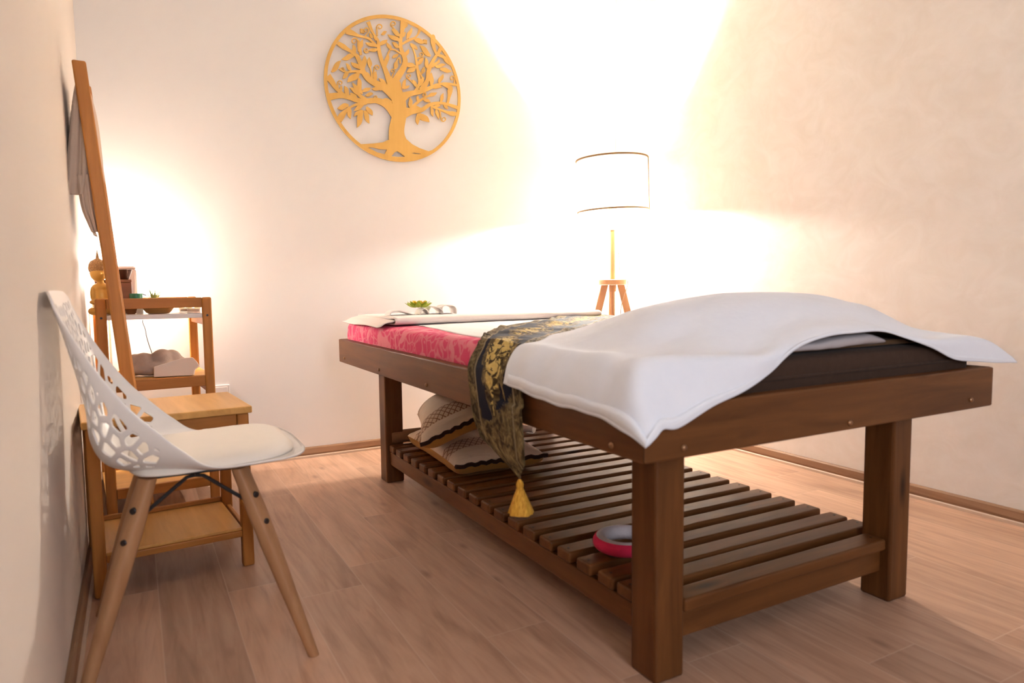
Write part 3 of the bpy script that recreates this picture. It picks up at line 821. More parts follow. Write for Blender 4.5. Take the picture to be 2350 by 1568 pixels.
lathe('lower_pole', [(.001, .50), (.0125, .50), (.0125, .816), (.001, .816)], LAMPW['Z'], lamp, LL, (lx, ly, 0), 16)
tube('cord', cr([(lx+.020, ly-.018, 1.075), (lx+.030, ly-.022, 1.0), (lx+.028, ly-.030, .93), (lx+.036, ly-.082, .89), (lx+.038, ly-.084, .84), (lx+.030, ly-.035, .70), (lx+.032, ly-.02, .30), (lx+.06, ly+.04, .02), (lx+.12, ly+.18, .006)], 40), .0026, plain('tan_cord', (.55, .38, .22), .5), lamp, LL, 6)

# ------------------------------------------------------------------ tree of life wall panel
def cp(x, y):
    p = at_y(720+x/4.125, 10+y/4.125, 3.505); return (p.x, p.z)
def strip(pts):
    P = cr([(x, y, w_) for x, y, w_ in pts], max(8, len(pts)*6)); Lf, Rt = [], []
    for i, p in enumerate(P):
        d = P[min(i+1, len(P)-1)]-P[max(i-1, 0)]; d = Vector((d.x, d.y)).normalized(); nrm = Vector((-d.y, d.x)); h = max(2.5, p.z/2)
        Lf.append((p.x+nrm.x*h, p.y+nrm.y*h)); Rt.append((p.x-nrm.x*h, p.y-nrm.y*h))
    return Lf, Rt
branches = [
 [(800,1345,230),(792,1290,170),(785,1240,148),(785,1180,142),(800,1100,136),(812,1040,132),(812,960,124),(800,900,128),(775,830,120),(755,760,85),(750,700,60)],
 [(760,740,70),(800,680,62),(850,600,56),(865,540,46),(850,480,38),(825,420,34),(822,340,32),(835,260,36),(850,150,54)],
 [(830,380,20),(900,340,24),(950,320,20),(985,285,16),(1008,230,32)],
 [(735,770,75),(700,680,50),(665,590,38),(635,510,34),(615,420,32),(612,370,30),(600,330,22),(560,270,20),(515,165,34)],
 [(600,400,22),(520,325,20),(430,300,22),(370,275,44),(310,250,60)],
 [(770,870,95),(680,795,70),(580,745,60),(510,700,48),(470,640,44),(440,560,40),(415,500,38),(385,470,28),(320,425,30),(280,400,44),(225,365,34)],
 [(460,640,38),(380,635,22),(300,640,14),(240,610,12)],
 [(790,1040,120),(700,955,72),(600,912,52),(520,915,50),(440,915,46),(340,882,44),(250,862,52),(130,880,70)],
 [(490,905,40),(420,850,26),(380,790,18)],
 [(280,860,34),(210,790,36),(170,730,50),(130,680,66)],
 [(500,935,30),(400,950,24),(330,985,22),(285,1030,48),(262,1060,62),(240,1105,50)],
 [(820,890,110),(900,850,56),(1000,828,46),(1080,800,38),(1160,765,28),(1250,750,20),(1375,770,22)],
 [(1020,815,60),(1075,720,40),(1085,640,38),(1105,580,36),(1150,500,28),(1175,480,26),(1230,500,26),(1260,530,44),(1300,575,24)],
 [(1165,480,22),(1140,420,26),(1130,360,44),(1128,310,40),(1118,290,20)],
 [(1165,480,18),(1190,440,34),(1205,400,30)],
 [(840,1030,120),(930,1012,60),(1020,1000,42),(1100,950,34),(1200,935,26),(1290,955,26),(1375,985,36)],
 [(910,1000,36),(980,930,26),(1040,890,22),(1100,860,14)],
 [(1110,965,20),(1200,1000,18),(1270,1025,26),(1310,1035,44),(1360,1040,30)],
 [(955,835,34),(1000,745,22),(985,640,24),(975,560,22),(960,480,16),(935,410,12)],
 [(545,745,28),(547,660,14),(530,580,12)],
 [(1265,945,22),(1280,880,26),(1290,820,44),(1285,785,40),(1210,755,16)],
 [(640,810,20),(590,790,14),(550,800,8)],
 [(820,560,14),(815,520,16),(800,510,14),(775,560,12)],
 [(830,470,16),(760,430,12),(715,440,12),(690,540,12)],
 [(445,480,26),(435,400,20),(425,340,14)],
 [(960,580,16),(1010,660,16),(1040,730,14)],
 [(700,1395,90),(600,1352,40),(520,1338,34),(440,1325,30)],
 [(880,1395,110),(960,1385,60),(1040,1392,40),(1085,1392,24)]]
leaves = [(600,400,490,362,38),(610,425,515,440,34),(590,345,572,285,28),(555,320,525,272,26),(640,285,690,258,32),(625,385,697,335,40),(735,435,690,360,32),(820,300,735,235,40),(818,350,700,285,40),(808,412,742,358,36),(835,310,870,262,30),(895,325,925,218,32),(880,330,905,250,26),(950,335,1054,362,46),(915,370,982,430,36),(862,500,898,422,36),(868,560,965,590,46),(965,600,880,645,46),(978,570,1045,505,40),(1080,610,1055,505,36),(1020,660,1050,590,32),(1120,600,1190,525,30),(1150,590,1248,572,36),(1195,612,1305,635,40),(1110,770,1115,645,44),(1185,745,1225,660,38),(1110,775,1215,785,38),(985,785,930,715,32),(995,775,1045,690,36),(830,820,790,710,34),(838,800,872,705,32),(850,800,908,768,28),(572,730,590,630,38),(540,730,500,640,32),(530,600,525,500,42),(470,620,480,485,50),(440,610,352,548,42),(355,630,305,558,32),(390,480,262,520,50),(395,475,370,380,38),(438,420,465,330,34),(430,650,318,738,62),(330,640,272,705,42),(445,810,420,690,42),(460,850,365,740,40),(440,850,340,790,42),(405,895,345,835,42),(330,865,290,772,42),(255,820,262,768,26),(460,825,542,790,36),(560,845,485,862,36),(708,795,615,700,46),(635,805,550,800,30),(745,925,648,900,42),(330,955,222,985,54),(325,970,350,1085,42),(480,940,380,1005,46),(460,1000,380,1060,42),(462,1005,410,1168,54),(478,1005,527,1128,44),(500,970,557,1052,44),(985,1035,985,1140,40),(990,1035,1095,1115,60),(1110,975,1132,1062,28),(1160,995,1182,1090,30),(920,985,910,880,40),(985,925,985,862,28),(945,975,1012,980,28),(1035,890,1105,930,32),(1085,870,1167,835,36),(1200,925,1228,840,32),(1225,935,1272,992,32),(1140,965,1202,960,26),(680,590,700,460,42),(768,615,790,530,40),(800,470,742,510,32),(170,640,258,532,50),(1105,492,1003,388,48),(1175,560,1190,520,24),(850,230,885,170,40),(1050,640,1030,600,24),(700,470,720,440,20),(1280,800,1300,850,46)]
curls = [(495,245,28,.5,480,310),(625,215,30,.5,600,300),(385,350,34,.6,425,450),(497,435,22,.8,520,450),(268,612,13,.3,300,640),(600,600,28,.6,550,720),(745,630,20,.2,735,700),(250,745,26,.4,230,800),(582,880,18,.5,560,900),(755,185,30,.7,820,300),(1017,475,24,.6,960,520),(902,680,26,.6,990,790),(1312,700,25,.4,1330,750),(1045,855,20,.3,1020,835),(1230,1085,26,.4,1190,1000)]
DL = (1.247, 3.505, 1.8805)
decor = thing('wall_art', DL, 'round golden wooden tree panel hanging on the back wall', 'wall art')
cxr, czr, ro_, ri_ = 1.247, 1.8805, .3695, .3535
nn = 128; V, Fc = [], []
for rr in (ro_, ri_):
    for yy in (3.5015, 3.5085):
        for i in range(nn): a = 2*PI*i/nn; V.append((cxr+rr*math.cos(a), yy, czr+rr*math.sin(a)))
for i in range(nn):
    j = (i+1) % nn
    Fc += [(i, j, 2*nn+j, 2*nn+i), (nn+i, 3*nn+i, 3*nn+j, nn+j), (i, nn+i, nn+j, j), (2*nn+i, 2*nn+j, 3*nn+j, 3*nn+i)]
mk('ring', V, Fc, PLY, decor, DL)
# the foot of the tree: a segment of the disc with three openings
seg = []
for i in range(41):
    a = math.radians(229+(306-229)*i/40); seg.append((cxr+.357*math.cos(a), czr+.357*math.sin(a)))
top_ = [cp(*q) for q in ((1085,1392),(1000,1362),(930,1325),(880,1280),(700,1285),(650,1308),(560,1318),(445,1325))]
outer = seg+top_
holes = [[cp(*q) for q in ((515,1358),(560,1355),(620,1372),(692,1376),(670,1420),(600,1402))], [cp(*q) for q in ((735,1440),(765,1402),(790,1392),(820,1408),(862,1443),(800,1446))], [cp(*q) for q in ((925,1410),(950,1405),(1015,1416),(990,1420))]]
V, Fc = [], []
def addpoly(loops, y0, y1):
    base = len(V); flat = [p for lp in loops for p in lp]; n_ = len(flat)
    V.extend([(p[0], y0, p[1]) for p in flat]+[(p[0], y1, p[1]) for p in flat])
    for t in tessellate_polygon([[Vector((p[0], p[1], 0)) for p in lp] for lp in loops]):
        Fc.append(tuple(base+i for i in t)); Fc.append(tuple(base+n_+i for i in reversed(t)))
    s = 0
    for lp in loops:
        k = len(lp)
        for i in range(k): a, b = base+s+i, base+s+(i+1) % k; Fc.append((a, b, b+n_, a+n_))
        s += k
def addstrip(Lf, Rt, y0, y1):
    base = len(V); n_ = len(Lf)
    for q in (Lf, Rt):
        for p in q: x, z = cp(*p); V.append((x, y0, z))
    for q in (Lf, Rt):
        for p in q: x, z = cp(*p); V.append((x, y1, z))
    for i in range(n_-1):
        Fc.append((base+i, base+i+1, base+n_+i+1, base+n_+i)); Fc.append((base+2*n_+i, base+3*n_+i, base+3*n_+i+1, base+2*n_+i+1))
        Fc.append((base+i, base+2*n_+i, base+2*n_+i+1, base+i+1)); Fc.append((base+n_+i, base+n_+i+1, base+3*n_+i+1, base+3*n_+i))
    Fc.append((base, base+n_, base+3*n_, base+2*n_)); i = n_-1; Fc.append((base+i, base+2*n_+i, base+3*n_+i, base+n_+i))
addpoly([outer]+holes, 3.5020, 3.5082)
kk = 0
for b in branches[:-2]:
    kk += 1; d = .000011*kk; addstrip(*strip(b), 3.5022+d, 3.5080)
for (x0, y0, x1, y1, wd) in leaves:
    kk += 1; d = .000011*kk; dx, dy = x1-x0, y1-y0; Ln = math.hypot(dx, dy); ux, uy = dx/Ln, dy/Ln; Lf, Rt = [], []
    bend = .10*Ln*(1 if (kk % 2) else -1)
    for i in range(13):
        t = i/12; h = max(2.2, wd/2*math.sin(PI*min(1, .08+t*.92))**.85) if t < 1 else .3
        o_ = bend*math.sin(PI*2*t)*.35; cx_, cy_ = x0+dx*t-uy*o_, y0+dy*t+ux*o_
        Lf.append((cx_-uy*h, cy_+ux*h)); Rt.append((cx_+uy*h, cy_-ux*h))
    addstrip(Lf, Rt, 3.5022+d, 3.5080)
for (x, y, r, ph, tx_, ty_) in curls:
    kk += 1; d = .000011*kk; a1 = math.atan2(ty_-y, tx_-x)-1.2; sgn = 1 if kk % 2 else -1
    pts = [(tx_, ty_, 14)]
    for i in range(26):
        t = i/25; rr = r*(1-.72*t); a = math.atan2(ty_-y, tx_-x)+sgn*(.9+t*2*PI*1.15); pts.append((x+rr*math.cos(a), y+rr*math.sin(a), 12-5*t))
    addstrip(*strip(pts), 3.5022+d, 3.5080)
mk('tree', V, Fc, PLY, decor, DL)
for q in ((1.08, 2.15), (1.42, 2.15)):
    box('spacer', (q[0]-.01, 3.5085, q[1]-.01), (q[0]+.01, 3.5195, q[1]+.01), PLY, decor, DL, bev=0)

# ------------------------------------------------------------------ chair with perforated shell
CHL = (.1065, 1.82, 0)
chair = thing('chair', CHL, 'white plastic shell chair with perforated back, cream seat pad and beech legs', 'chair')
#          centre(x,z)      edge(x,z)     half width
ST = [((.350, .466), (.318, .470), .150), ((.343, .463), (.300, .468), .205), ((.25, .456), (.25, .468), .222), ((.14, .451), (.135, .470), .224), ((.05, .448), (.075, .512), .222), ((-.02, .452), (.025, .562), .220),
      ((-.072, .474), (-.018, .610), .216), ((-.096, .525), (-.056, .664), .211), ((-.100, .595), (-.088, .718), .207), ((-.114, .680), (-.112, .765), .205), ((-.132, .770), (-.134, .812), .203), ((-.148, .838), (-.142, .838), .198), ((-.153, .853), (-.149, .850), .170)]
YC = 1.818
cen = cr([(c[0], 0, c[1]) for c, e_, w_ in ST], 170); edg = cr([(e_[0], 0, e_[1]) for c, e_, w_ in ST], 170); wid = cr([(w_, 0, 0) for c, e_, w_ in ST], 170)
NS, NW = 170, 121
P = []; arc = [0]
for i in range(1, NS): arc.append(arc[-1]+(cen[i]-cen[i-1]).length)
for i in range(NS):
    row = []
    for k in range(NW):
        v = -1+2*k/(NW-1); a = abs(v); r = a**3.2; yy = wid[i].x*(1-(1-a)**1.45 if a < 1 else 1)*(1 if v > 0 else -1)
        c = cen[i]; e_ = edg[i]; row.append(Vector((c.x+(e_.x-c.x)*r, YC+yy, c.z+(e_.z-c.z)*r)))
    P.append(row)
# perforation: rounded cells between ribs
rnd = random.Random(5); seeds = []
for q in range(4000):
    s, t = rnd.uniform(.18, .82), rnd.uniform(-.36, .36); mind = .0275 if s < .60 else .0235
    if all((s-a)**2+(t-b)**2 > mind**2 for a, b in seeds): seeds.append((s, t))
lat = []
for i in range(NS):
    l0 = 0; half = (NW-1)//2; row = [0]*NW
    for k in range(half+1, NW): l0 += (P[i][k]-P[i][k-1]).length; row[k] = l0; row[NW-1-k] = -l0
    lat.append(row)
kd = KDTree(len(seeds))
for i, s in enumerate(seeds): kd.insert((s[0], s[1], 0), i)
kd.balance()
Fv = [[-1.0]*NW for _ in range(NS)]
for i in range(NS):
    for k in range(NW):
        s, t = arc[i], lat[i][k]; half = lat[i][NW-1]
        nb = kd.find_n((s, t, 0), 2)
        edge = (nb[1][2]**2-nb[0][2]**2)/(2*max(1e-6, (Vector(nb[1][0])-Vector(nb[0][0])).length))
        f = edge-.0052
        cz = P[i][k].z
        lim = min(half-(.030 if s < .62 else .020)-abs(t), (arc[-1]-.030)-s, s-.345)
        # seat centre stays solid: only the wings and back are pierced
        if s < .50: lim = min(lim, abs(t)-.165)
        lim = min(lim, (cz-.478)*.8)
        Fv[i][k] = min(f, lim)
V, Fc, vid = [], [], {}
def gv(i, k):
    if ('p', i, k) not in vid: vid[('p', i, k)] = len(V); V.append(P[i][k])
    return vid[('p', i, k)]
def ev(a, b):
    key = ('e',)+tuple(sorted((a, b)))
    if key not in vid:
        (i, k), (j, l) = sorted((a, b)); fa, fb = Fv[i][k], Fv[j][l]; t = min(.98, max(.02, fa/(fa-fb))); vid[key] = len(V); V.append(P[i][k].lerp(P[j][l], t))
    return vid[key]
for i in range(NS-1):
    for k in range(NW-1):
        cs = [(i, k), (i, k+1), (i+1, k+1), (i+1, k)]; poly = []
        for q in range(4):
            a, b = cs[q], cs[(q+1) % 4]; fa, fb = Fv[a[0]][a[1]], Fv[b[0]][b[1]]
            if fa <= 0: poly.append(gv(*a))
            if (fa <= 0) != (fb <= 0): poly.append(ev(a, b))
        if len(poly) >= 3: Fc.append(tuple(poly))
sh = mk('shell', V, Fc, WHITEP, chair, CHL, smooth=True)
md = sh.modifiers.new('s', 'SOLIDIFY'); md.thickness = .0045; md.offset = 0
md = sh.modifiers.new('b', 'BEVEL'); md.width = .0012; md.segments = 1; md.limit_method = 'ANGLE'; md.angle_limit = math.radians(60)
# seat pad: follows the pan
V, Fc = [], []; nx, ny = 50, 40
def pan(x):
    for i in range(NS-1):
        if cen[i].x >= x >= cen[i+1].x: return cen[i].z
    return .455
for j in range(ny+1):
    for i in range(nx+1):
        a, b = -1+2*i/nx, -1+2*j/ny
        x = .150+.180*a; hw = .195*(1-.10*max(0, a)**3); 
        sq = (abs(a)**4+abs(b)**4)**.25 if (a or b) else 0; k = (max(abs(a), abs(b))/sq) if sq else 1
        xx = .150+.180*a*k**.9; yy = YC+hw*b*k**.9
        rr = max(abs(a), abs(b)); edge = max(0, 1-rr**7)**.6
        z0 = pan(max(-.02, min(.34, xx)))+.0030+.010*max(0, abs(b)-.55)**2*2
        V.append((xx, yy, z0+.003+.027*edge+.003*(1-b*b)))
n = len(V); V += [(x, y, pan(max(-.02, min(.34, x)))+.0032+.010*max(0, abs((y-YC)/.195)-.55)**2*2) for x, y, z in V[:n]]; W = nx+1
for j in range(ny):
    for i in range(nx): a = j*W+i; Fc.append((a, a+1, a+W+1, a+W)); Fc.append((n+a, n+a+W, n+a+W+1, n+a+1))
for i in range(nx): Fc.append((i, n+i, n+i+1, i+1)); a = ny*W+i; Fc.append((a, a+1, n+a+1, n+a))
for j in range(ny): a = j*W; Fc.append((a, a+W, n+a+W, n+a)); a = j*W+nx; Fc.append((a, n+a, n+a+W, a+W))
mk('seat_pad', V, Fc, PADW, chair, CHL, smooth=True)['label'] = 'cream leather seat pad'
feet = {'A': (.328, 1.581), 'D': (.349, 2.050), 'C': (-.115, 2.063), 'B': (-.136, 1.595)}
tops = {'A': (.196, 1.672), 'D': (.206, 1.964), 'C': (.018, 1.972), 'B': (.008, 1.680)}
for k in 'ABCD':
    f_, t_ = Vector((*feet[k], 0)), Vector((*tops[k], .444)); ax = (t_-f_)
    V = []; n = 20
    lv = [(0, .0125, .0125), (.30, .0165, .0165), (.60, .0205, .020), (.78, .023, .0195), (.93, .0235, .015), (1.0, .0235, .0135)]
    out = Vector((f_.x-t_.x, f_.y-t_.y, 0)).normalized(); side = Vector((-out.y, out.x, 0))
    Fc = []
    for t, ra, rb_ in lv:
        p = f_+ax*t
        for i in range(n):
            a = 2*PI*i/n; ca, sa_ = math.cos(a), math.sin(a); ex = 1-.35*t
            V.append(p+side*(ra*abs(ca)**ex*(1 if ca > 0 else -1))+out*(rb_*abs(sa_)**ex*(1 if sa_ > 0 else -1)))
    for j in range(len(lv)-1):
        for i in range(n): Fc.append((j*n+i, j*n+(i+1) % n, (j+1)*n+(i+1) % n, (j+1)*n+i))
    Fc += [tuple(reversed(range(n))), tuple((len(lv)-1)*n+i for i in range(n))]
    lg = shade(mk('leg', V, Fc, BEECH['Z'], chair, CHL), 50)
    for t, rr in ((.86, .0150), (.72, .0185)):
        p = f_+ax*t
        nrm = (Vector((0, -1, 0)) if k in 'AB' else Vector((0, 1, 0)))
        ow = (out*.75+nrm*.66).normalized(); 
        V2, F2 = lathe_geo([(.0001, -.014), (.0075, -.014), (.0075, .003), (.006, .0045), (.0001, .005)], 12)
        q = Vector((0, 0, 1)).rotation_difference(ow).to_matrix(); V2 = [q @ Vector(v)+p+ow*(.0185) for v in V2]
        shade(mk('bolt', V2, F2, DARKBOLT, lg, CHL))
fr = []
for a, b in (('A', 'B'), ('C', 'D'), ('A', 'D'), ('B', 'C')):
    def lp(k, t): return Vector((*feet[k], 0)).lerp(Vector((*tops[k], .444)), t)
    m1 = (lp(a, 1)+lp(b, 1))/2; m1.z = .437
    tube('brace_rod', [lp(a, .80), m1.lerp(lp(a, 1), .18)+Vector((0, 0, -.004)), m1], .0042, BLACK, chair, CHL, 8)
    tube('brace_rod', [lp(b, .80), m1.lerp(lp(b, 1), .18)+Vector((0, 0, -.004)), m1], .0042, BLACK, chair, CHL, 8)
box('seat_bracket', (.02, 1.69, .436), (.20, 1.95, .4425), BLACK, chair, CHL, bev=.001)

# ------------------------------------------------------------------ stool (turned a little on the floor)
SL = (.300, 2.197, 0); sa = math.radians(4.5)
stool = thing('stool', SL, 'low bamboo stool with a lower shelf behind the white chair', 'stool', rz=sa)
SW, SD, SH = .442, .362, .499      # local: x from -SW to 0, y from 0 to SD
box('seat', (-SW, 0, SH-.021), (0, SD, SH), STOOLW['Y'], stool, bev=.003)
lw = .033
for x0 in (-SW+.008, -.008-lw):
    for y0 in (.012, SD-.012-lw): box('leg', (x0, y0, 0), (x0+lw, y0+lw, SH-.0215), BAMB['Z'], stool, bev=.005, seg=2)
for y0 in (.018, SD-.018-.018): box('apron', (-SW+.042, y0, SH-.058), (-.042, y0+.018, SH-.0215), BAMB['X'], stool)
for x0 in (-SW+.014, -.014-.018): box('apron', (x0, .046, SH-.058), (x0+.018, SD-.046, SH-.0215), BAMB['Y'], stool)
sf = box('shelf', (-SW+.0415, .016, .116), (-.0415, SD-.016, .124), STOOLW['Y'], stool, bev=.001)
for y0 in (.010, SD-.010-.016): box('shelf_rail', (-SW+.0415, y0, .096), (-.0415, y0+.016, .1155), BAMB['X'], stool)
box('shelf_lip', (-SW+.0415, SD-.028, .1245), (-.0415, SD-.018, .140), BAMB['X'], stool)
for x0 in (-SW+.016, -.016-.014): box('shelf_rail', (x0, .046, .096), (x0+.014, SD-.046, .115), BAMB['Y'], stool)

# ------------------------------------------------------------------ leaning towel ladder with towel
LDL = (0.0, 2.76, 0)
lad = thing('towel_ladder', LDL, 'tall bamboo towel ladder leaning against the left wall', 'towel ladder')
def lad_x(z): return .0155-.0830*z
for y0 in (2.605, 2.905):
    V = []
    for z in (0, 1.578):
        x = lad_x(z); h = .0195
        V += [(x-h, y0, z), (x+h, y0, z), (x+h, y0+.022, z), (x-h, y0+.022, z)]
    mk('rail', V, BOXF, BAMB['Z'], lad, LDL, bev=.006, seg=3)
for z in (.28, .60, .93, 1.24, 1.50): tube('rung', [(lad_x(z), 2.6275, z), (lad_x(z), 2.9045, z)], .010, BAMB['Y'], lad, LDL, 12)
tl = thing('hand_towel', (-.11, 2.76, 1.49), 'beige towel hanging over the top rung of the leaning ladder', 'towel')
def hang(name, pts_fn, n1=40, n2=26):
    G = []
    for j in range(n2):
        t = j/(n2-1); y = 2.632+.262*t; row = cr(pts_fn(t), n1)
        G.append([p+Vector((0, y, 0))+Vector((.006*math.sin(t*13+p.z*6)*min(1, max(0, (1.5-p.z)*4)), 0, 0)) for p in row])
    return grid_mesh(name, G, BEIGET, tl, (-.11, 2.76, 1.49), thick=.003)
def bundle(name, rows, nz=44, nu=64, seed=0):
    # rows: (pixel row, left, right) silhouettes of the hanging folds seen from the near rail side
    A = cr([tuple(at_y(l, y, 2.636)) for y, l, r in rows], nz); B = cr([tuple(at_y(r, y, 2.636)) for y, l, r in rows], nz)
    G = []
    for k in range(nz):
        a, b = A[k], B[k]; row = []; f = k/(nz-1); amp = .004+.010*f; wd = b.x-a.x
        for i in range(nu):
            t = i/(nu-1)
            if t < .3: q = t/.3; x, y = a.x+.004*math.sin(q*9+seed), 2.890-(2.890-2.640)*q
            elif t < .7: q = (t-.3)/.4; x, y = a.x+wd*q, 2.640+amp*(.6+.6*math.sin(q*17+seed+f*2.0)+.4*math.sin(q*31+1.3))
            else: q = (t-.7)/.3; x, y = b.x-.004*math.sin(q*8+seed), 2.640+(2.890-2.640)*q
            row.append(Vector((x, y, a.z+(b.z-a.z)*min(1, max(0, (t-.3)/.4)))))
        G.append(row)
    return grid_mesh(name, G, BEIGET, tl, (-.11, 2.76, 1.49), thick=.003)
bundle('towel_cloth', [(172, 180, 190), (190, 173, 199), (215, 168, 206), (260, 162, 216), (320, 156, 224), (380, 151, 230), (405, 149, 231), (425, 148, 226), (446, 147, 222)])
bundle('towel_fold', [(400, 176, 221), (440, 183, 224), (480, 191, 227), (510, 203, 229), (532, 213, 231)], 30, 50, 2)

# ------------------------------------------------------------------ bamboo cart in the corner
ca_ = math.radians(3.8); CTL = (.273, 2.990, 0)
cart = thing('shelf_cart', CTL, 'bamboo shelf cart with white top shelf in the left corner', 'shelf cart', rz=ca_)
CW, CD = .400, .415; pw, pd = .036, .020
def frame(y0):
    for x0 in (-CW, -pw): box('post', (x0, y0, 0), (x0+pw, y0+pd, .824), BAMB['Z'], cart, bev=.007, seg=3)
    box('top_rail', (-CW+pw+.0004, y0+.001, .784), (-pw-.0004, y0+pd-.001, .823), BAMB['X'], cart, bev=.002)
    box('middle_rail', (-CW+pw+.0004, y0+.001, .470), (-pw-.0004, y0+pd-.001, .512), BAMB['X'], cart, bev=.002)
    box('bottom_rail', (-CW+pw+.0004, y0+.001, .062), (-pw-.0004, y0+pd-.001, .100), BAMB['X'], cart, bev=.002)
frame(0); frame(CD-pd)
box('top_shelf', (-CW+.037, pd+.0006, .743), (-.037, CD-pd-.0006, .7605), WSHELF, cart, bev=.001)['label'] = 'white top shelf board'
box('front_shelf_edge', (-CW+pw+.0006, .004, .743), (-pw-.0006, pd, .7605), WSHELF, cart, bev=.001)['label'] = 'white shelf edge'
box('middle_shelf', (-CW+.0005, pd+.0006, .492), (-.0005, CD-pd-.0006, .506), STOOLW['X'], cart, bev=.001)
box('bottom_shelf', (-CW+.0005, pd+.0006, .070), (-.0005, CD-pd-.0006, .086), STOOLW['X'], cart, bev=.001)
for x0 in (-CW+.010, -.010-.016):
    box('side_rail', (x0, pd+.0006, .440), (x0+.016, CD-pd-.0006, .470), BAMB['Y'], cart)
    box('side_rail', (x0, pd+.0006, .712), (x0+.016, CD-pd-.0006, .742), BAMB['Y'], cart)
for x0 in (-CW+.018, -.018): 
    V, Fc = lathe_geo([(.0001, 0), (.0045, 0), (.004, .0015), (.0001, .0018)], 12)
    mk('screw', [(x0+x, -z, .752+y) for x, y, z in V], Fc, DARKBOLT, cart)
ZS = .761      # height of the white shelf

def blob(name, spheres, mat, parent=None, loc=(0, 0, 0), vox=.005, smooth=2):
    bm = bmesh.new()
    for c, r in spheres:
        rr = r if isinstance(r, (tuple, list)) else (r, r, r)
        M = Matrix.Translation(Vector(c)-Vector(loc)) @ Matrix.Diagonal((*rr, 1))
        bmesh.ops.create_icosphere(bm, subdivisions=3, radius=1, matrix=M)
    me = bpy.data.meshes.new(name); bm.to_mesh(me); bm.free(); me.materials.append(mat)
    o = bpy.data.objects.new(name, me); COL.objects.link(o)
    if parent: o.parent = parent
    else: o.location = loc
    md = o.modifiers.new('r', 'REMESH'); md.mode = 'VOXEL'; md.voxel_size = vox; md.use_smooth_shade = True
    if smooth: md = o.modifiers.new('sm', 'SMOOTH'); md.iterations = smooth
    return o
# golden seated statue
gx = at_y(231, 650, 3.06).x; gy = 3.06; g0 = ZS
GOLD = plain('gold_paint', (.62, .34, .07), .35, .5, .35)
st = thing('statue', (gx, gy, g0), 'golden seated statue with pointed headdress beside the ladder on the cart', 'statue')
sp_ = [((gx, gy, g0+.022), (.040, .036, .022)), ((gx, gy+.002, g0+.070), (.034, .024, .050)), ((gx, gy, g0+.106), (.031, .020, .017)), ((gx, gy-.004, g0+.128), (.012, .012, .022)),
       ((gx-.027, gy-.008, g0+.080), (.010, .012, .032)), ((gx+.029, gy-.008, g0+.080), (.010, .012, .032)), ((gx-.022, gy-.026, g0+.050), (.018, .012, .010)), ((gx+.022, gy-.026, g0+.050), (.018, .012, .010)),
       ((gx-.026, gy-.02, g0+.016), (.020, .026, .016)), ((gx+.030, gy-.02, g0+.016), (.020, .026, .016)), ((gx-.006, gy-.004, g0+.160), (.029, .028, .034)), ((gx, gy-.030, g0+.158), (.004, .006, .006)),
       ((gx-.026, gy, g0+.155), (.004, .006, .012)), ((gx+.026, gy, g0+.155), (.004, .006, .012))]
blob('figure', sp_, GOLD, st, (gx, gy, g0), .003, 2)
HAIR = NT('beaded_gold'); hv = HAIR.coord(); hvo = HAIR.n('ShaderNodeTexVoronoi'); hvo.inputs['Scale'].default_value = 190; HAIR.l(hv, hvo.inputs['Vector'])
HAIR.base(HAIR.mix(hvo.outputs['Distance'], (.50, .27, .09), (.28, .13, .04))); HAIR.rough(.5); HAIR.bump(hvo.outputs['Distance'], .8, .003)
lathe('headdress', [(.001, .900), (.0310, .9015), (.0335, .914), (.0315, .930), (.024, .942), (.012, .949), (.006, .953), (.0045, .966), (.002, .982), (.0004, .990)], HAIR.m, st, (gx, gy, g0), (gx-.006, gy+.001, 0.024), 28)
# brown box and bowl on it
b0, b1 = at_y(219, 690, 3.20), at_y(300, 660, 3.20); bz = at_y(296, 642, 3.20).z
DKW = three('brown_box_wood', (.16, .052, .016), (.25, .088, .028), rough=.45, knots=False)
bl = ((b0.x+b1.x)/2, 3.205, ZS); bxt = thing('wooden_box', bl, 'reddish brown wooden box on the cart behind the ladder, dark bowl on top', 'box', rz=ca_)
hw = (b1.x-b0.x)/2
box('box_body', (-hw, -.05, .0005), (hw, .05, bz-ZS-.012), DKW['X'], bxt, bev=.002)
box('box_lid', (-hw-.001, -.051, bz-ZS-.0115), (hw+.001, .051, bz-ZS), DKW['X'], bxt, bev=.002)
bc = at_y(283, 640, 3.24); rb2 = .034
lathe('singing_bowl', [(.001, .0), (.018, 0), (.022, .004), (.033, .036), (.0345, .040), (.033, .0405), (.030, .036), (.019, .006), (.001, .004)], plain('dark_bronze', (.07, .025, .015), .3, .5, .5), None, (bc.x, 3.20, bz+.0005), (bc.x, 3.20, bz+.0005), 32)
tag(bpy.data.objects['singing_bowl'], 'dark bronze bowl standing on the brown wooden box', 'bowl')
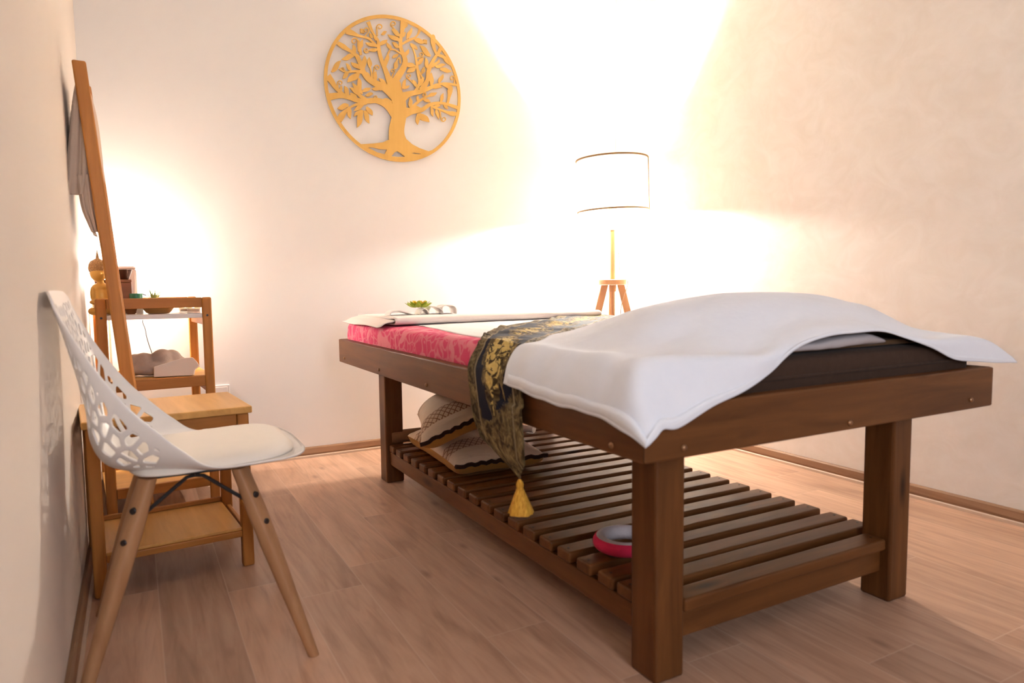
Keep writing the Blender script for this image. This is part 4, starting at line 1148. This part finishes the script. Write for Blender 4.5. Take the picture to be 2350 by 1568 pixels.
# white diffuser behind
d1 = at_y(314, 640, 3.33); dz = at_y(300, 612, 3.33).z; d0x = d1.x-.115
DIF = plain('pale_translucent_plastic', (.72, .50, .39), .3, .5, 0, .01)
df = thing('aroma_diffuser', ((d0x+d1.x)/2, 3.313, ZS), 'pale white aroma diffuser standing at the back of the cart', 'diffuser')
dl = ((d0x+d1.x)/2, 3.313, ZS)
def rrect(name, hx, hy, z0, z1, r, mat, par, loc, taper=0):
    V, Fc = [], []; n = 8; lv = [(z0, -.003), (z0+.003, 0), (z1-.006, 0-taper), (z1, -.006-taper)]
    ring = []
    for q, (sx, sy) in enumerate(((1, 1), (-1, 1), (-1, -1), (1, -1))):
        for i in range(n+1):
            a = PI/2*q+PI/2*i/n; ring.append((sx*(hx-r), sy*(hy-r), math.cos(a), math.sin(a)))
    for z, g in lv:
        for cx_, cy_, c_, s_ in ring: V.append((loc[0]+cx_+c_*(r+g), loc[1]+cy_+s_*(r+g), z))
    m = len(ring)
    for j in range(len(lv)-1):
        for i in range(m): Fc.append((j*m+i, j*m+(i+1) % m, (j+1)*m+(i+1) % m, (j+1)*m+i))
    Fc += [tuple(reversed(range(m))), tuple((len(lv)-1)*m+i for i in range(m))]
    return shade(mk(name, V, Fc, mat, par, loc), 50)
rrect('diffuser_body', .0575, .040, ZS+.0005, dz-.012, .018, DIF, df, dl)
rrect('diffuser_lid', .0560, .0385, dz-.0115, dz, .018, DIF, df, dl)
# slim lamp behind the cart, lighting the left corner from behind the ladder rail
GLOW = NT('globe_glow'); GLOW.b.inputs['Base Color'].default_value = (.9, .8, .7, 1); GLOW.b.inputs['Emission Color'].default_value = (1, .95, .88, 1); GLOW.b.inputs['Emission Strength'].default_value = 150
gq = at_y(243, 618, 3.445); gl = (gq.x, 3.445, 0); gz = gq.z
gla = thing('globe_lamp', gl, 'slim lamp with a small glowing globe behind the cart in the left corner', 'lamp')
lathe('base', [(.001, 0), (.040, 0), (.041, .004), (.036, .012), (.008, .016), (.001, .016)], WSHELF, gla, gl, gl, 28)
lathe('stem', [(.001, .0165), (.005, .0165), (.005, gz-.034), (.001, gz-.034)], WSHELF, gla, gl, gl, 12)
lathe('globe', [(.0005+.030*math.sin(PI*k/16), gz-.030*math.cos(PI*k/16)) for k in range(17)], GLOW.m, gla, gl, gl, 28)
# green-lidded jar
jp = at_y(312, 678, 3.115); jl = (jp.x, 3.115, ZS)
jar = thing('jar', jl, 'small glass jar with a green lid beside the brown box', 'jar')
JG = NT('jar_glass'); JG.base((.85, .80, .70)); JG.b.inputs['Transmission Weight'].default_value = .6; JG.rough(.15)
lathe('jar_glass', [(.001, 0), (.022, 0), (.0235, .003), (.0235, .052), (.021, .058), (.001, .058)], JG.m, jar, jl, jl, 28)
lathe('lid', [(.001, .0585), (.0225, .0585), (.023, .060), (.023, .078), (.0215, .0805), (.001, .0808)], plain('green_lid', (.035, .19, .085), .4), jar, jl, jl, 28)
tube('wick_stick', [(jl[0]+.021, jl[1], ZS+.079), (jl[0]+.036, jl[1]-.004, ZS+.072)], .0022, BLACK, jar, jl, 6)
# air plant in a small white pot
ap = at_y(352, 684, 3.135); al = (ap.x, 3.135, ZS)
apl = thing('air_plant', al, 'small spiky green air plant above the cart rail', 'plant')
lathe('pot', [(.001, 0), (.018, 0), (.024, .040), (.025, .050), (.022, .050), (.020, .044), (.001, .044)], WSHELF, apl, al, al, 24)
V, Fc = [], []; rnd = random.Random(3)
for k in range(26):
    a = 2*PI*k/26*3.1; up = rnd.uniform(.25, 1.0); L_ = rnd.uniform(.040, .058); b = len(V)
    for i in range(8):
        t = i/7; r = L_*t*(1.15-up*.75); z = ZS+.046+L_*(up*t*1.05+.18*t)-.016*t*t*(1-up); w_ = .0036*(1-t)+.0004
        for q in (-1, 1): V.append((al[0]+r*math.cos(a)-q*w_*math.sin(a), al[1]+r*math.sin(a)+q*w_*math.cos(a), z))
    for i in range(7): Fc.append((b+2*i, b+2*i+1, b+2*i+3, b+2*i+2))
APG = NT('air_plant_green'); pv = APG.coord(); pz = APG.n('ShaderNodeSeparateXYZ'); APG.l(pv, pz.inputs[0])
APG.base(APG.ramp(APG.math('MULTIPLY', pz.outputs[2], 9), [(.45, (.52, .44, .10)), (.80, (.13, .24, .08))])); APG.rough(.5)
o = mk('leaves', V, Fc, APG.m, apl, al); md = o.modifiers.new('s', 'SOLIDIFY'); md.thickness = .0008
# grey stone
sp2 = at_y(370, 684, 3.135); o = blob('pebble', [((sp2.x, 3.135, ZS+.030), (.018, .014, .030)), ((sp2.x+.008, 3.14, ZS+.036), (.018, .014, .022))], plain('grey_pebble', (.42, .34, .28), .5), None, (sp2.x, 3.135, ZS), .003)
tag(o, 'smooth grey stone standing right of the air plant', 'stone')
# two wooden dishes on the white shelf
DISH = three('dish_wood', (.30, .15, .045), (.46, .25, .08), rough=.4, knots=False)
for (px0, px1, yy, nm, lab) in ((322, 404, 3.045, 'wooden_dish', 'boat shaped wooden dish on the white shelf, under the cart top rail'), (284, 317, 3.045, 'wooden_dish', 'darker wooden dish next to the ladder on the white shelf')):
    A, B = at_y(px0, 712, yy), at_y(px1, 712, yy); cx_ = (A.x+B.x)/2; hx = (B.x-A.x)/2; dlc = (cx_, yy, ZS)
    V, Fc = [], []; n = 40; prof = [(0, .001), (.55, .001), (.70, .006), (1.0, .032), (1.03, .034), (.99, .034), (.66, .010), (.5, .006), (0, .006)]
    for r, z in prof:
        for i in range(n): a = 2*PI*i/n; V.append((cx_+hx*max(r, .003)*math.cos(a), yy+min(.040, hx*.8)*max(r, .003)*math.sin(a), ZS+z))
    for j in range(len(prof)-1):
        for i in range(n): Fc.append((j*n+i, j*n+(i+1) % n, (j+1)*n+(i+1) % n, (j+1)*n+i))
    Fc += [tuple(reversed(range(n))), tuple((len(prof)-1)*n+i for i in range(n))]
    tag(shade(mk(nm, V, Fc, DISH['X'] if px0 > 300 else DKW['X'], None, dlc)), lab, 'dish')
# tea light holders
TG_ = NT('tea_light_glass'); TG_.base((.93, .80, .68)); TG_.b.inputs['Transmission Weight'].default_value = .7; TG_.rough(.1)
FLM = NT('flame'); FLM.b.inputs['Emission Color'].default_value = (1, .85, .62, 1); FLM.b.inputs['Emission Strength'].default_value = 40
WAX = plain('candle_wax', (.85, .70, .55), .5)
for (px, yy, lab) in ((444, 3.045, 'square glass tea light holder nearest the right post of the cart'), (425, 3.11, 'square glass tea light holder behind and left of the other one')):
    q = at_y(px, 712, yy); tlc = (q.x, yy, ZS)
    t = thing('tea_light', tlc, lab, 'candle', 'tea lights on the cart')
    h = .0235; V = []
    for z, g in ((.0005, h), (.026, h), (.026, h-.004), (.006, h-.004)):
        for sx, sy in ((-1, -1), (1, -1), (1, 1), (-1, 1)): V.append((q.x+sx*g, yy+sy*g, ZS+z))
    Fc = [(3, 2, 1, 0)]
    for j in range(3):
        for i in range(4): Fc.append((j*4+i, j*4+(i+1) % 4, (j+1)*4+(i+1) % 4, (j+1)*4+i))
    Fc.append((12, 13, 14, 15)); mk('glass', V, Fc, TG_.m, t, tlc)
    lathe('wax', [(.001, .0065), (.017, .0065), (.017, .019), (.001, .0185)], WAX, t, tlc, tlc, 20)
    lathe('flame', [(.0003, .0195), (.003, .023), (.0035, .027), (.002, .033), (.0003, .038)], FLM.m, t, tlc, tlc, 10)
# grey plush and paper bag on the middle shelf
ZM = .5065
gp = [at_y(330, 830, 3.16), at_y(372, 820, 3.16), at_y(400, 815, 3.18), at_y(355, 845, 3.14), at_y(310, 835, 3.16)]
sph = [((gp[0].x, 3.16, ZM+.048), (.050, .045, .047)), ((gp[1].x, 3.16, ZM+.055), (.048, .042, .052)), ((gp[2].x-.012, 3.17, ZM+.062), (.040, .035, .040)), ((gp[2].x+.022, 3.17, ZM+.048), (.022, .022, .024)), ((gp[3].x, 3.14, ZM+.030), (.09, .04, .029)), ((gp[4].x, 3.17, ZM+.046), (.04, .04, .045))]
o = blob('plush_bag', sph, GREYP, None, (gp[0].x, 3.16, ZM), .005, 3)
tag(o, 'lumpy grey plush bundle lying on the cart lower shelf', 'bundle')
pts = [(353, 842), (418, 822), (442, 820), (452, 830), (458, 840), (448, 848), (446, 862), (353, 866)]
yy = 3.055; V = []
pp = [at_y(x, y, yy) for x, y in pts]
zmin = min(p.z for p in pp)
V = [Vector((p.x, yy, max(p.z, ZM+.001))) for p in pp]+[Vector((p.x+.004, yy+.055, max(ZM+.001, p.z-.008))) for p in pp]
n = len(pp); Fc = [tuple(range(n)), tuple(reversed(range(n, 2*n)))]+[(i, (i+1) % n, n+(i+1) % n, n+i) for i in range(n)]
tag(mk('paper_bag', V, Fc, PAPER, None, (pp[0].x, yy, ZM), bev=.003), 'folded white paper bag in front of the grey bundle', 'bag')
# cables and socket
BC = plain('black_cable', (.02, .02, .025), .5)
cb_ = thing('power_cable', tuple(at_y(335, 760, 3.41)), 'thin black cable hanging down behind the cart', 'cable')
c0 = tuple(at_y(335, 760, 3.41))
tube('cable', cr([at_y(328, 734, 3.40), at_y(328, 742, 3.41), at_y(333, 755, 3.415), at_y(337, 775, 3.415), at_y(343, 795, 3.415), at_y(350, 815, 3.41), at_y(356, 840, 3.405)], 30), .0016, BC, cb_, c0, 6)
cw0 = tuple(at_y(208, 730, 3.28))
cw_ = thing('power_cable', cw0, 'white cable looping out at the left side of the cart', 'cable')
tube('cable', cr([at_y(218, 708, 3.30), at_y(210, 713, 3.30), at_y(203, 726, 3.30), at_y(198, 745, 3.30), at_y(200, 790, 3.32), at_y(212, 830, 3.34)], 30), .0018, WHITEP, cw_, cw0, 6)
ps0, ps1 = at_y(494, 884, 3.515), at_y(519, 902, 3.515)
so0 = ((ps0.x+ps1.x)/2, 3.519, (ps0.z+ps1.z)/2-.02)
so = thing('wall_socket', so0, 'white wall socket low on the back wall beside the cart', 'socket')
rr = box('frame', (so0[0]-.040, 3.5105, so0[2]-.040), (so0[0]+.040, 3.5195, so0[2]+.040), WSHELF, so, so0, bev=.004, seg=3)
box('inset', (so0[0]-.029, 3.5085, so0[2]-.029), (so0[0]+.029, 3.5103, so0[2]+.029), WSHELF, so, so0, bev=.001)

# ------------------------------------------------------------------ light
def light(name, typ, loc, energy, color, **kw):
    d = bpy.data.lights.new(name, typ); d.energy = energy; d.color = color
    for k, v in kw.items(): setattr(d, k, v)
    o = bpy.data.objects.new(name, d); COL.objects.link(o); o.location = loc; return o
light('lamp_light', 'POINT', (lx, ly, 1.306), 72, (1, .962, .90), shadow_soft_size=.03)
light('lamp_light', 'POINT', (lx, ly, 1.366), 38, (1, .962, .90), shadow_soft_size=.03)
ww = light('added_cool_fill', 'AREA', (.5, YF-.015, 1.5), 9.5, (.80, .87, 1.0), shape='RECTANGLE', size=1.0, size_y=1.2)  # cool fill added behind the camera to brighten the near end
ww.rotation_euler = (math.radians(90), 0, 0)
W = bpy.data.worlds.new('world'); S.world = W; W.use_nodes = True
W.node_tree.nodes['Background'].inputs[0].default_value = (.55, .65, .85, 1); W.node_tree.nodes['Background'].inputs[1].default_value = .05

S.view_settings.view_transform = 'Standard'; S.view_settings.look = 'None'; S.view_settings.gamma = 1; S.view_settings.exposure = 2.36
S.view_settings.use_curve_mapping = False
try:
    S.cycles.use_denoising = True; S.cycles.max_bounces = 6; S.cycles.diffuse_bounces = 4; S.cycles.glossy_bounces = 2; S.cycles.transmission_bounces = 4; S.cycles.transparent_max_bounces = 4; S.cycles.use_adaptive_sampling = True; S.cycles.adaptive_threshold = .04; S.cycles.adaptive_min_samples = 40
    S.cycles.sample_clamp_indirect = 8; S.cycles.caustics_reflective = False; S.cycles.caustics_refractive = False
except Exception: pass
